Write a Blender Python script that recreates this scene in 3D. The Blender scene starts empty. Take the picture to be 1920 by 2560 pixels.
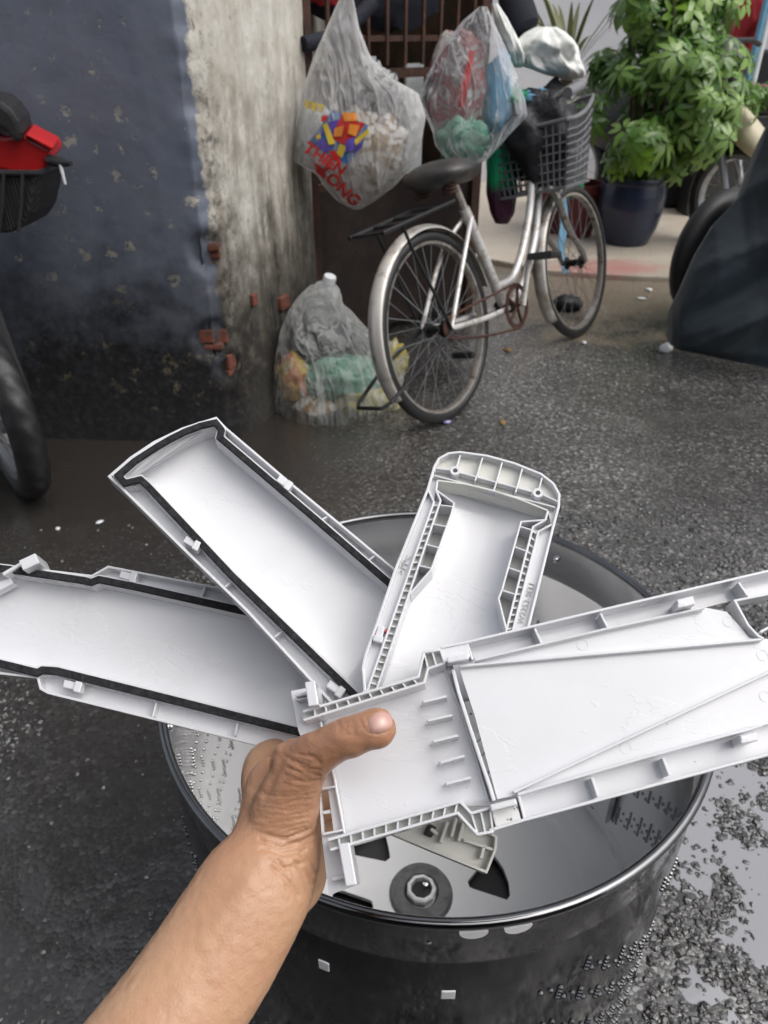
import bpy, bmesh, math, random
from mathutils import Vector, Matrix, noise
random.seed(7)
SC = bpy.context.scene
COL = SC.collection
R = math.radians
V = Vector

# ---------------------------------------------------------------- camera
CAM_H, PITCH, FPX = 1.08, R(33), 1850.0          # metres, downward pitch, focal length in photo pixels
cam_d = bpy.data.cameras.new('camera'); cam = bpy.data.objects.new('camera', cam_d); COL.objects.link(cam)
cam.location = (0, 0, CAM_H); cam.rotation_euler = (R(90) - PITCH, 0, 0)
cam_d.sensor_fit = 'HORIZONTAL'; cam_d.sensor_width = 36; cam_d.lens = 36 * FPX / 1920
cam_d.clip_start = 0.02; cam_d.clip_end = 300
cam_d.dof.use_dof = True; cam_d.dof.focus_distance = 0.46; cam_d.dof.aperture_fstop = 20
SC.camera = cam
# ---------------------------------------------------------------- sky, sun, exposure (overcast day)
SUN_EL, SUN_AZ = 58, 112
w = bpy.data.worlds.new('World'); SC.world = w; w.use_nodes = True
nt = w.node_tree; bgn = nt.nodes['Background']
sky = nt.nodes.new('ShaderNodeTexSky'); sky.sky_type = 'NISHITA'; sky.sun_disc = False
sky.sun_elevation = R(SUN_EL); sky.sun_rotation = R(SUN_AZ); sky.air_density = 1.0; sky.dust_density = 4.0; sky.ozone_density = 1.0
hs = nt.nodes.new('ShaderNodeHueSaturation'); hs.inputs['Saturation'].default_value = 0.36
nt.links.new(sky.outputs[0], hs.inputs['Color']); nt.links.new(hs.outputs[0], bgn.inputs['Color'])
bgn.inputs['Strength'].default_value = 0.15
sl = bpy.data.lights.new('sun', 'SUN'); sun = bpy.data.objects.new('sun', sl); COL.objects.link(sun)
sl.energy = 1.1; sl.angle = R(70); sl.color = (1, 0.97, 0.93)
az = R(SUN_AZ)
sdir = V((math.sin(az) * math.cos(R(SUN_EL)), math.cos(az) * math.cos(R(SUN_EL)), math.sin(R(SUN_EL))))
sun.rotation_euler = sdir.to_track_quat('Z', 'Y').to_euler(); sun.location = sdir * 20
SC.view_settings.view_transform = 'Standard'; SC.view_settings.look = 'None'
SC.view_settings.gamma = 1; SC.view_settings.exposure = 0.25
SC.render.engine = 'CYCLES'
SC.cycles.use_denoising = True
SC.cycles.max_bounces = 6; SC.cycles.use_adaptive_sampling = True; SC.cycles.adaptive_threshold = .025; SC.cycles.transparent_max_bounces = 14; SC.cycles.transmission_bounces = 4
SC.cycles.caustics_reflective = False; SC.cycles.caustics_refractive = False
SC.cycles.sample_clamp_indirect = 6

# ---------------------------------------------------------------- where a point seen in the photograph stands in the place
CAMP = V((0, 0, CAM_H)); FW = V((0, math.cos(PITCH), -math.sin(PITCH))); UPV = V((0, math.sin(PITCH), math.cos(PITCH)))
K = 1920 / 1659.0
def ray(u, v): return FW + V((1, 0, 0)) * ((u - 960) / FPX) - UPV * ((v - 1280) / FPX)
def D(u, v): return ray(u * K, v * K)
def at(u, v, d): return CAMP + D(u, v) * d                     # d metres along the optical axis
def aty(u, v, y): r = D(u, v); return CAMP + r * (y / r.y)      # at a world distance y
def atz(u, v, z=0.0): r = D(u, v); return CAMP + r * ((z - CAM_H) / r.z)
def fbm(x, y, z=0, o=4):
    s, a, f = 0, 1, 1
    for i in range(o):
        s += a * noise.noise(V((x * f, y * f, z * f))); a *= .5; f *= 2.03
    return s

# ---------------------------------------------------------------- objects
WM = {}
def tag(o, label=None, cat=None, group=None, kind=None):
    if label: o['label'] = label
    if cat: o['category'] = cat
    if group: o['group'] = group
    if kind: o['kind'] = kind
    return o
def thing(name, label, cat, loc=(0, 0, 0), group=None, mat=None):
    o = bpy.data.objects.new(name, None); COL.objects.link(o); o.empty_display_size = .05
    m = mat if mat is not None else Matrix.Translation(V(loc)); o.matrix_world = m; WM[o.name] = m.copy()
    return tag(o, label, cat, group)
def wmat(o):
    return WM.get(o.name, Matrix.Identity(4)) if o else Matrix.Identity(4)
def link(name, me, parent=None, m=None):
    o = bpy.data.objects.new(name, me); COL.objects.link(o)
    if parent is not None: o.parent = parent
    if m is not None: o.matrix_basis = m
    WM[o.name] = wmat(parent) @ (m if m is not None else Matrix.Identity(4))
    return o
class MB:
    """collects shapes, builds ONE mesh object; coordinates are world ones unless local=True at build"""
    def __init__(s): s.v, s.f, s.c = [], [], []
    def add(s, vs, fs):
        n = len(s.v); s.v += [V(p) for p in vs]; s.f += [tuple(i + n for i in f) for f in fs]; return s
    def box(s, c, size, rot=None, taper=1.0):
        hx, hy, hz = size[0] / 2, size[1] / 2, size[2] / 2; vs = []
        for z in (-1, 1):
            k = taper if z > 0 else 1
            for x, y in ((-1, -1), (1, -1), (1, 1), (-1, 1)): vs.append(V((x * hx * k, y * hy * k, z * hz)))
        if rot is not None: vs = [rot @ p for p in vs]
        c = V(c)
        return s.add([p + c for p in vs], [(3, 2, 1, 0), (4, 5, 6, 7), (0, 1, 5, 4), (1, 2, 6, 5), (2, 3, 7, 6), (3, 0, 4, 7)])
    def tube(s, pts, r, n=10, cap=True, closed=False, flat=1.0):
        pts = [V(p) for p in pts]; N = len(pts); rr = r if isinstance(r, (list, tuple)) else [r] * N
        vs, fs = [], []; ref = None
        for i, p in enumerate(pts):
            a = pts[(i - 1) % N] if (i or closed) else p; b = pts[(i + 1) % N] if (i < N - 1 or closed) else p
            t = (b - a).normalized()
            if ref is None: ref = t.orthogonal().normalized()
            ref = (ref - t * ref.dot(t))
            if ref.length < 1e-6: ref = t.orthogonal()
            ref.normalize(); bi = t.cross(ref)
            for k in range(n):
                an = 2 * math.pi * k / n; vs.append(p + (ref * math.cos(an) + bi * (math.sin(an) * flat)) * rr[i])
        for i in range(N if closed else N - 1):
            j = (i + 1) % N
            for k in range(n):
                l = (k + 1) % n; fs.append((i * n + k, i * n + l, j * n + l, j * n + k))
        if cap and not closed: fs.append(tuple(range(n))[::-1]); fs.append(tuple((N - 1) * n + k for k in range(n)))
        return s.add(vs, fs)
    def lathe(s, prof, n=32, m=None, a0=0, a1=2 * math.pi):
        full = abs(a1 - a0 - 2 * math.pi) < 1e-6; M = n if full else n + 1
        vs, fs = [], []
        for (r, z) in prof:
            for k in range(M):
                a = a0 + (a1 - a0) * k / n; vs.append(V((r * math.cos(a), r * math.sin(a), z)))
        if m is not None: vs = [m @ p for p in vs]
        for i in range(len(prof) - 1):
            for k in range(n):
                l = (k + 1) % M; fs.append((i * M + k, i * M + l, (i + 1) * M + l, (i + 1) * M + k))
        return s.add(vs, fs)
    def torus(s, Rr, r, n=48, k=10, m=None, flat=1.0):
        vs, fs = [], []
        for i in range(n):
            a = 2 * math.pi * i / n
            for j in range(k):
                b = 2 * math.pi * j / k
                vs.append(V(((Rr + r * math.cos(b)) * math.cos(a), (Rr + r * math.cos(b)) * math.sin(a), r * flat * math.sin(b))))
        if m is not None: vs = [m @ p for p in vs]
        for i in range(n):
            for j in range(k):
                fs.append((i * k + j, ((i + 1) % n) * k + j, ((i + 1) % n) * k + (j + 1) % k, i * k + (j + 1) % k))
        return s.add(vs, fs)
    def ball(s, c, r, seg=16, ring=10, rot=None, wob=0, fr=3.0):
        vs, fs = [], []; r = V(r) if not isinstance(r, (int, float)) else V((r, r, r)); c = V(c)
        vs.append(V((0, 0, 1)))
        for i in range(1, ring):
            t = math.pi * i / ring
            for k in range(seg):
                a = 2 * math.pi * k / seg; vs.append(V((math.sin(t) * math.cos(a), math.sin(t) * math.sin(a), math.cos(t))))
        vs.append(V((0, 0, -1)))
        for k in range(seg):
            fs.append((0, 1 + k, 1 + (k + 1) % seg)); L = len(vs) - 1; b = 1 + (ring - 2) * seg
            fs.append((L, b + (k + 1) % seg, b + k))
        for i in range(ring - 2):
            for k in range(seg):
                a = 1 + i * seg; fs.append((a + k, a + seg + k, a + seg + (k + 1) % seg, a + (k + 1) % seg))
        out = []
        for p in vs:
            q = p * (1 + wob * noise.noise(p * fr + c * 37)) if wob else p
            q = V((q.x * r.x, q.y * r.y, q.z * r.z))
            if rot is not None: q = rot @ q
            out.append(q + c)
        return s.add(out, fs)
    def prism(s, poly, t):
        """poly: world points in one plane, t: thickness vector"""
        n = len(poly); vs = [V(p) for p in poly] + [V(p) + t for p in poly]
        return s.add(vs, [tuple(range(n)), tuple(range(2 * n - 1, n - 1, -1))] + [(i, i + n, (i + 1) % n + n, (i + 1) % n) for i in range(n)])
    def build(s, name, mat, parent=None, smooth=False, bevel=0, local=False, sub=0, angle=35):
        me = bpy.data.meshes.new(name)
        if not local and parent is not None:
            inv = wmat(parent).inverted(); vs = [inv @ p for p in s.v]
        else: vs = s.v
        me.from_pydata([tuple(p) for p in vs], [], s.f)
        bm = bmesh.new(); bm.from_mesh(me); bmesh.ops.recalc_face_normals(bm, faces=bm.faces); bm.to_mesh(me); bm.free()
        if isinstance(mat, str): mat = M[mat]
        me.materials.append(mat)
        if smooth:
            me.polygons.foreach_set('use_smooth', [True] * len(me.polygons))
            if angle: me.set_sharp_from_angle(angle=R(angle))
        o = link(name, me, parent)
        if bevel:
            b = o.modifiers.new('bevel', 'BEVEL'); b.width = bevel; b.segments = 2; b.limit_method = 'ANGLE'; b.angle_limit = R(40)
        if sub:
            b = o.modifiers.new('sub', 'SUBSURF'); b.levels = b.render_levels = sub
        return o
def catmull(pts, n=6, closed=False):
    pts = [V(p) for p in pts]; N = len(pts); out = []
    for i in range(N if closed else N - 1):
        g = (lambda k: pts[k % N]) if closed else (lambda k: pts[max(0, min(N - 1, k))])
        p0, p1, p2, p3 = g(i - 1), g(i), g(i + 1), g(i + 2)
        for j in range(n):
            t = j / n
            out.append(.5 * ((2 * p1) + (p2 - p0) * t + (2 * p0 - 5 * p1 + 4 * p2 - p3) * t * t + (3 * p1 - p0 - 3 * p2 + p3) * t ** 3))
    if not closed: out.append(pts[-1])
    return out
def lerp(a, b, t): return a + (b - a) * t
def interp(tab, x):
    if x <= tab[0][0]: return tab[0][1:]
    for a, b in zip(tab, tab[1:]):
        if x <= b[0]:
            t = (x - a[0]) / (b[0] - a[0]); return tuple(lerp(p, q, t) for p, q in zip(a[1:], b[1:]))
    return tab[-1][1:]

# ---------------------------------------------------------------- materials
M = {}
class NT:
    def __init__(s, name):
        s.m = bpy.data.materials.new(name); s.m.use_nodes = True; s.t = s.m.node_tree; s.n = s.t.nodes; s.l = s.t.links
        s.b = s.n['Principled BSDF']; s.out = s.n['Material Output']; M[name] = s.m
        s.co = s.n.new('ShaderNodeTexCoord')
    def inp(s, node, k, v):
        if v is None: return
        if isinstance(v, bpy.types.NodeSocket): s.l.new(v, node.inputs[k])
        else: node.inputs[k].default_value = v
    def mapping(s, scale=(1, 1, 1), src=None):
        m = s.n.new('ShaderNodeMapping'); m.inputs['Scale'].default_value = scale; s.l.new(src or s.co.outputs['Object'], m.inputs['Vector']); return m.outputs[0]
    def noise(s, sc, det=5, rough=.6, vec=None, dist=0):
        n = s.n.new('ShaderNodeTexNoise'); n.inputs['Scale'].default_value = sc; n.inputs['Detail'].default_value = det
        n.inputs['Roughness'].default_value = rough; n.inputs['Distortion'].default_value = dist
        s.l.new(vec or s.co.outputs['Object'], n.inputs['Vector']); return n.outputs['Fac']
    def vor(s, sc, feat='F1', out='Distance', vec=None, rnd=1):
        n = s.n.new('ShaderNodeTexVoronoi'); n.feature = feat; n.inputs['Scale'].default_value = sc; n.inputs['Randomness'].default_value = rnd
        s.l.new(vec or s.co.outputs['Object'], n.inputs['Vector']); return n.outputs[out]
    def ramp(s, fac, stops, interp='LINEAR'):
        n = s.n.new('ShaderNodeValToRGB'); s.l.new(fac, n.inputs[0]); cr = n.color_ramp; cr.interpolation = interp
        while len(cr.elements) < len(stops): cr.elements.new(.5)
        for e, (p, c) in zip(cr.elements, stops):
            e.position = p; e.color = c if len(c) == 4 else (*c, 1)
        return n.outputs[0]
    def mask(s, fac, lo, hi):
        n = s.n.new('ShaderNodeMapRange'); s.l.new(fac, n.inputs[0]); n.inputs[1].default_value = lo; n.inputs[2].default_value = hi
        n.clamp = True; return n.outputs[0]
    def mix(s, f, a, b):
        n = s.n.new('ShaderNodeMix'); n.data_type = 'RGBA'; s.inp(n, 0, f)
        for k, c in ((6, a), (7, b)):
            s.inp(n, k, c if isinstance(c, bpy.types.NodeSocket) else (*c[:3], 1))
        return n.outputs[2]
    def math(s, op, a, b=0.0, c=None):
        n = s.n.new('ShaderNodeMath'); n.operation = op; s.inp(n, 0, a); s.inp(n, 1, b)
        if c is not None: s.inp(n, 2, c)
        return n.outputs[0]
    def xyz(s, src=None):
        n = s.n.new('ShaderNodeSeparateXYZ'); s.l.new(src or s.co.outputs['Object'], n.inputs[0]); return n.outputs
    def bump(s, h, strength=.5, dist=.002, prev=None):
        n = s.n.new('ShaderNodeBump'); n.inputs['Strength'].default_value = strength; n.inputs['Distance'].default_value = dist
        s.l.new(h, n.inputs['Height'])
        if prev is not None: s.l.new(prev, n.inputs['Normal'])
        s.l.new(n.outputs[0], s.b.inputs['Normal']); return n.outputs[0]
    def set(s, **k):
        names = dict(color='Base Color', rough='Roughness', metal='Metallic', coat='Coat Weight', coatr='Coat Roughness', alpha='Alpha', sss='Subsurface Weight',
                     ior='IOR', spec='Specular IOR Level', trans='Transmission Weight', sheen='Sheen Weight')
        for a, v in k.items():
            if a == 'color' and isinstance(v, tuple): v = (*v[:3], 1)
            s.inp(s.b, names[a], v)
        return s
def simple(name, c, rough=.5, metal=0, c2=None, sc=20, lo=.35, hi=.65, bump=0, bsc=None, bdist=.002, **k):
    t = NT(name)
    if c2 is not None:
        t.set(color=t.mix(t.mask(t.noise(sc), lo, hi), c, c2))
    else: t.set(color=c)
    t.set(rough=rough, metal=metal, **k)
    if bump: t.bump(t.noise(bsc or sc * 2), bump, bdist)
    return t
# ================================================================ materials of the setting
def mk_ground():
    t = NT('wet_asphalt'); x, y, z = t.xyz()
    grain = t.vor(150, vec=None); big = t.vor(64); fine = t.noise(260, 4); cell = t.vor(150, out='Color'); bcell = t.vor(42, out='Color')
    seg = t.n.new('ShaderNodeSeparateColor'); t.l.new(cell, seg.inputs[0]); rnd = seg.outputs[0]
    base = t.ramp(rnd, [(0, (.03, .029, .028)), (.4, (.075, .073, .07)), (.75, (.135, .131, .125)), (.95, (.24, .235, .225)), (1, (.45, .44, .42))])
    patch = t.noise(2.6, 5)
    base = t.mix(t.mask(patch, .42, .68), base, t.mix(.55, base, (.03, .029, .028)))
    macro = t.noise(1.4, 4, .55); base = t.mix(t.math('MULTIPLY', t.mask(macro, .46, .66), .7), base, (.045, .042, .038)); base = t.mix(t.math('MULTIPLY', t.mask(t.noise(3.3, 5, .6), .55, .72), .6), base, (.13, .125, .115))
    # brown dirt washed along the wall foot, pale sand near the pavement
    wallm = t.math('MULTIPLY', t.mask(y, 1.35, 1.8), t.mask(x, .25, -.25))
    base = t.mix(t.math('MULTIPLY', wallm, .8), base, t.mix(t.noise(30), (.016, .013, .011), (.045, .036, .03)))
    leftm = t.mask(t.math('ADD', x, t.math('MULTIPLY', patch, .25)), .12, -.22)
    base = t.mix(t.math('MULTIPLY', leftm, .82), base, (.03, .027, .024))
    sandn = t.math('ADD', t.noise(4.2, 6, .65), t.math('MULTIPLY', t.mask(y, 2.5, 3.5), .35))
    sandm = t.math('MULTIPLY', t.math('MULTIPLY', t.mask(sandn, .58, .80), t.mask(x, .3, .75)), t.mask(y, 2.25, 2.8))
    base = t.mix(t.math('MULTIPLY', sandm, .85), base, t.mix(t.noise(60, 6), (.12, .095, .065), (.34, .29, .22)))
    t.set(color=base)
    wet = t.noise(5.5, 5, .6)
    ro = t.ramp(wet, [(.3, (.05,) * 3), (.52, (.15,) * 3), (.75, (.36,) * 3)])
    t.set(rough=ro, spec=.9)
    h = t.math('ADD', t.math('MULTIPLY', grain, -.8), t.math('ADD', t.math('MULTIPLY', fine, .35), t.math('MULTIPLY', big, -.22)))
    h = t.math('MULTIPLY', h, t.math('SUBTRACT', 1.0, t.math('MULTIPLY', leftm, .6))); t.bump(h, .45, .003)
mk_ground()
def mk_pave():
    t = NT('pale_concrete'); n = t.noise(6, 7, .65); n2 = t.noise(70, 5)
    c = t.mix(n, (.44, .38, .30), (.62, .56, .47)); c = t.mix(t.mask(n2, .55, .75), c, (.2, .17, .13))
    x, y, z = t.xyz()
    dx = t.math('SUBTRACT', x, 1.17); dy = t.math('SUBTRACT', y, 4.02)
    rr = t.math('ADD', t.math('MULTIPLY', dx, dx), t.math('MULTIPLY', t.math('MULTIPLY', dy, dy), 6))
    rr = t.math('ADD', rr, t.math('MULTIPLY', t.math('SUBTRACT', t.noise(5, 6, .7), .5), .5))
    c = t.mix(t.math('MULTIPLY', t.mask(t.math('ADD', y, t.math('MULTIPLY', n2, .25)), 4.35, 3.9), .55), c, (.17, .15, .12))
    c = t.mix(t.math('MULTIPLY', t.mask(rr, .17, .0), .55), c, (.42, .09, .10))       # washed-out red paint spill
    t.set(color=c, rough=.5); t.bump(n2, .3, .003)
mk_pave()
def mk_blue():
    t = NT('peeling_blue_paint'); x, y, z = t.xyz()
    n1 = t.noise(3.0, 6, .6); n2 = t.noise(14, 6, .65); n3 = t.noise(55, 5, .6)
    blue = t.mix(t.mask(n1, .3, .7), (.115, .135, .180), (.185, .205, .250))
    blue = t.mix(t.math('MULTIPLY', t.mask(n2, .48, .72), .55), blue, (.16, .155, .18))
    plaster = t.mix(t.mask(n2, .3, .65), (.50, .47, .40), (.70, .68, .62))
    lowm = t.mask(t.math('ADD', z, t.math('MULTIPLY', n2, .3)), 1.25, .55)
    plaster = t.mix(t.math('MULTIPLY', t.mask(n3, .58, .70), lowm), plaster, (.19, .165, .13))
    streak = t.noise(6, 6, .6, vec=t.mapping((2.6, 2.6, .4)))
    plaster = t.mix(t.math('MULTIPLY', t.mask(streak, .44, .60), t.math('ADD', t.math('MULTIPLY', lowm, .75), .25)), plaster, (.22, .18, .135))
    plaster = t.mix(t.math('MULTIPLY', t.mask(t.math('ADD', z, t.math('MULTIPLY', t.math('SUBTRACT', n2, .5), .9)), .98, .2), .9), plaster, t.mix(n3, (.10, .09, .075), (.24, .215, .175)))
    # flaked spots through the blue coat: few, scattered, with ragged edges
    wob = t.n.new('ShaderNodeVectorMath'); wob.operation = 'ADD'; t.l.new(t.co.outputs['Object'], wob.inputs[0])
    cmb = t.n.new('ShaderNodeCombineXYZ'); d1 = t.math('MULTIPLY', t.math('SUBTRACT', t.noise(45, 5, .7), .5), .09); d2 = t.math('MULTIPLY', t.math('SUBTRACT', t.noise(52, 5, .7), .5), .09)
    for k_, d_ in enumerate((d1, d1, d2)): t.l.new(d_, cmb.inputs[k_])
    t.l.new(cmb.outputs[0], wob.inputs[1])
    vd = t.vor(10, vec=wob.outputs[0]); vd2 = t.vor(19, vec=wob.outputs[0])
    area = t.mask(t.noise(2.6, 4), .40, .52)
    flm = t.math('MAXIMUM', t.math('MULTIPLY', t.mask(vd, .17, .14), area), t.math('MULTIPLY', t.mask(vd2, .16, .13), t.mask(t.noise(3.1, 4), .46, .54)))
    col = t.mix(t.math('MULTIPLY', flm, .75), blue, (.46, .44, .35))
    lim = t.math('ADD', x, t.math('ADD', t.math('MULTIPLY', t.math('SUBTRACT', n2, .5), .05), t.math('MULTIPLY', t.math('SUBTRACT', n3, .5), .025)))
    edge = t.mask(lim, -.487, -.479)
    col = t.mix(edge, col, plaster)
    edgeg = t.math('MULTIPLY', t.mask(lim, -.495, -.475), t.mask(lim, -.415, -.455))
    mould = t.math('MULTIPLY', edgeg, t.mask(t.math('ADD', t.noise(34, 7, .72), t.math('MULTIPLY', lowm, .10)), .54, .68))
    col = t.mix(t.math('MULTIPLY', mould, .8), col, (.06, .054, .044))
    lim2 = t.math('MULTIPLY', t.mask(lim, -.385, -.368), t.mask(lim, -.335, -.355))
    col = t.mix(t.math('MULTIPLY', t.math('MULTIPLY', lim2, lowm), t.mask(t.noise(26, 7, .7, vec=t.mapping((1, 1, .25))), .46, .58)), col, (.06, .056, .045))
    # rising damp and black mould at the foot of the wall
    hz = t.math('ADD', z, t.math('ADD', t.math('MULTIPLY', t.math('SUBTRACT', n1, .5), .5), t.math('MULTIPLY', t.math('SUBTRACT', n2, .5), .45)))
    endm = t.math('SUBTRACT', 1.0, t.math('MULTIPLY', t.mask(lim, -.46, -.40), .12))
    col = t.mix(t.math('MULTIPLY', t.math('MULTIPLY', t.mask(hz, .66, .24), .97), endm), col, t.mix(t.mask(n3, .45, .65), (.004, .004, .0045), (.018, .017, .016)))
    col = t.mix(t.math('MULTIPLY', t.math('MULTIPLY', t.mask(hz, .45, .32), t.mask(hz, .05, .2)), t.mask(t.noise(22, 7, .72), .58, .66)), col, (.12, .10, .065))
    t.set(color=col, rough=t.mix(t.math('MAXIMUM', edge, t.mask(hz, .75, .4)), (.40,) * 3, (.9,) * 3), spec=.35)
    chips = t.vor(24, vec=wob.outputs[0])
    hb = t.math('ADD', t.math('MULTIPLY', n3, .3), t.math('ADD', t.math('MULTIPLY', t.mask(chips, .16, .12), -.8), t.math('MULTIPLY', flm, -1.0)))
    t.bump(hb, .6, .006)
mk_blue()
simple('brick_red', (.22, .065, .038), .9, c2=(.09, .045, .035), sc=45, bump=.6, bsc=140, bdist=.003)
def mk_rust(name, a, b, c):
    t = NT(name); n = t.noise(16, 7, .7); n2 = t.noise(70, 5)
    col = t.mix(t.mask(n, .4, .6), a, b); col = t.mix(t.mask(n2, .55, .7), col, c)
    t.set(color=col, rough=.8); t.bump(n2, .5, .002)
mk_rust('rusty_iron', (.035, .018, .013), (.075, .03, .018), (.13, .05, .025))
mk_rust('rusty_sheet', (.016, .011, .009), (.034, .018, .014), (.013, .010, .009))
simple('white_render', (.72, .72, .74), .8, c2=(.62, .62, .66), sc=1.5, bump=.3, bsc=40)
simple('blue_paint', (.02, .06, .42), .5); simple('dark_wood', (.05, .03, .022), .7, c2=(.09, .05, .03), sc=14)
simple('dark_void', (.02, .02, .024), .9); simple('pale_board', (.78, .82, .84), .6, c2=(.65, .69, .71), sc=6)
simple('navy_cloth', (.010, .012, .022), .85, bump=.4, bsc=30, bdist=.01); simple('red_cloth', (.42, .02, .025), .8, c2=(.3, .012, .02), sc=9)

# ================================================================ ground
def band(a, b, n): return [a + (b - a) * i / n for i in range(n)]
def ground_h(x, y):
    near = max(0, min(1, (2.0 - y) / .6)) * max(0, min(1, (y - .05) / .1))
    h = .0035 * fbm(x * 2.1 + 3, y * 2.1, 1, 3) + .0022 * fbm(x * 19, y * 19, 4, 3)
    if x > .12 and y < 1.75: h += .0058 * fbm(x * 9.5 + 11, y * 9.5, 3, 3) * min(1, (x - .12) / .2) * min(1, (1.75 - y) / .5)
    pud = math.exp(-(((x - .60) / .30) ** 2 + ((y - .66) / .40) ** 2)) * .0050 + math.exp(-(((x + .28) / .16) ** 2 + ((y - .42) / .2) ** 2)) * .003
    return (h - pud) * near
xs = [-40, -20, -10, -6, -4, -3] + band(-2.2, -1.2, 12) + band(-1.2, 1.2, 220) + band(1.2, 2.2, 14) + [2.2, 3, 4, 6, 10, 20, 40]
ys = [-40, -20, -8, -3, -1.2, -.5, -.2] + band(0, 2.0, 180) + band(2.0, 4.5, 26) + [4.5, 6, 9, 14, 24, 40]
g = MB(); nx = len(xs)
g.v = [V((x, y, ground_h(x, y))) for y in ys for x in xs]
g.f = [(j * nx + i, j * nx + i + 1, (j + 1) * nx + i + 1, (j + 1) * nx + i) for j in range(len(ys) - 1) for i in range(nx - 1)]
tag(g.build('ground', 'wet_asphalt', smooth=True, angle=0), kind='structure')

t = NT('sky_pale_water'); t.set(color=(.33, .33, .352), rough=.03, ior=1.33, spec=1.0); t.bump(t.noise(9, 2), .03, .004)  # bright sky reflection put into the pale base colour of the water
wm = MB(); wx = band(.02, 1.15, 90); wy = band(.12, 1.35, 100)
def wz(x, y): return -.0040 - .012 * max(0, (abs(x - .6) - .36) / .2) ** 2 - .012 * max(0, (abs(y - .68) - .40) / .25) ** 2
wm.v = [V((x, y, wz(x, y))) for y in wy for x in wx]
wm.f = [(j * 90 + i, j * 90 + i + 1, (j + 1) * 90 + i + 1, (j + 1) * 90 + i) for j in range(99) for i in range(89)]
tag(wm.build('puddle_water', 'sky_pale_water', smooth=True, angle=0), kind='structure')

# loose wet aggregate standing proud of the worn concrete, nobody could count it
t = NT('wet_stone'); t.set(color=t.ramp(t.noise(40, 3), [(.3, (.008, .008, .0075)), (.5, (.024, .0225, .021)), (.72, (.07, .065, .06))]), rough=.10, ior=1.7, coat=.9, coatr=.02); t.bump(t.noise(330, 4), .6, .0025)
t = NT('pale_grit'); t.set(color=t.ramp(t.noise(90, 3), [(.35, (.06, .06, .058)), (.6, (.26, .255, .245)), (.8, (.55, .54, .52))]), rough=.15, coat=.6)
def ico(r):
    bm = bmesh.new(); bmesh.ops.create_icosphere(bm, subdivisions=r, radius=1); vs = [v.co.copy() for v in bm.verts]; fs = [tuple(v.index for v in f.verts) for f in bm.faces]; bm.free(); return vs, fs
IC1, IC2 = ico(1), ico(2)
def scatter(name, mat, n, dom, size, dens, ic0, squash=.6, sink=.25):
    b = MB(); k = 0; tries = 0
    while k < n and tries < n * 30:
        tries += 1
        x, y = random.uniform(*dom[0]), random.uniform(*dom[1])
        if random.random() > dens(x, y): continue
        if (x - .05) ** 2 + (y - .606) ** 2 < .285 ** 2: continue
        r = size(x, y); ic = IC1 if r < .0033 else ic0; an = random.uniform(0, 6.28); ca, sa = math.cos(an), math.sin(an); e = random.uniform(.6, 1.0); q = random.uniform(.8, 1.2) * squash; off = random.random() * 99
        z0 = ground_h(x, y) + r * q * (1 - 2 * sink) * random.uniform(.5, 1.1)
        vs = []
        for p in ic[0]:
            d = 1 + .55 * noise.noise(p * 1.7 + V((off, 0, 0))) + .2 * noise.noise(p * 4 + V((0, off, 0)))
            a, c, h = p.x * r * d, p.y * r * d * e, p.z * r * d * q
            vs.append(V((x + a * ca - c * sa, y + a * sa + c * ca, z0 + h)))
        b.add(vs, ic[1]); k += 1
    return tag(b.build(name, mat), kind='stuff')
def dens_r(x, y):
    c = fbm(x * 9.5 + 11, y * 9.5, 3, 3)
    return max(0.30, min(1, .46 + 2.0 * c)) * max(0, min(1, (x - .12) / .25)) * max(0, min(1, (1.75 - y) / .7))
o = scatter('gravel', 'wet_stone', 24000, ((.1, 1.15), (.14, 1.75)), lambda x, y: random.choice((.0013, .0016, .002, .0024, .003, .0035, .0042, .005, .0062, .0075)) * random.uniform(.8, 1.2), dens_r, IC2, .5, .44)
tag(o, 'dark wet gravel standing out of the puddle right of the drum', 'gravel')
o = scatter('gravel', 'pale_grit', 4200, ((-1.0, .1), (.35, 1.6)), lambda x, y: random.choice((.0016, .0022, .003, .0042)), lambda x, y: max(.02, min(1, 2.0 * fbm(x * 3.2 + 40, y * 3.2, 8, 3) - .02)), IC1, .5)
tag(o, 'fine pale grit scattered over the dark wet ground left of the drum', 'gravel')
o = scatter('gravel', 'wet_stone', 1500, ((-.5, .12), (.12, .6)), lambda x, y: random.choice((.0025, .004, .006)), lambda x, y: max(0, min(1, (x + .42) / .2)) * max(0, min(1, (.62 - y) / .3)), IC1, .6)
tag(o, 'dark wet gravel in front of the drum under the forearm', 'gravel')

# pavement by the back wall
p = MB(); poly = [(.86, 3.95), (1.32, 3.84), (2.2, 3.72), (7, 3.4), (7, 6.7), (.3, 6.7), (.45, 4.3)]
p.prism([V((x, y, .03)) for x, y in poly], V((0, 0, -.12)))
tag(p.build('pavement', 'pale_concrete', bevel=.008), kind='structure')

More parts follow.
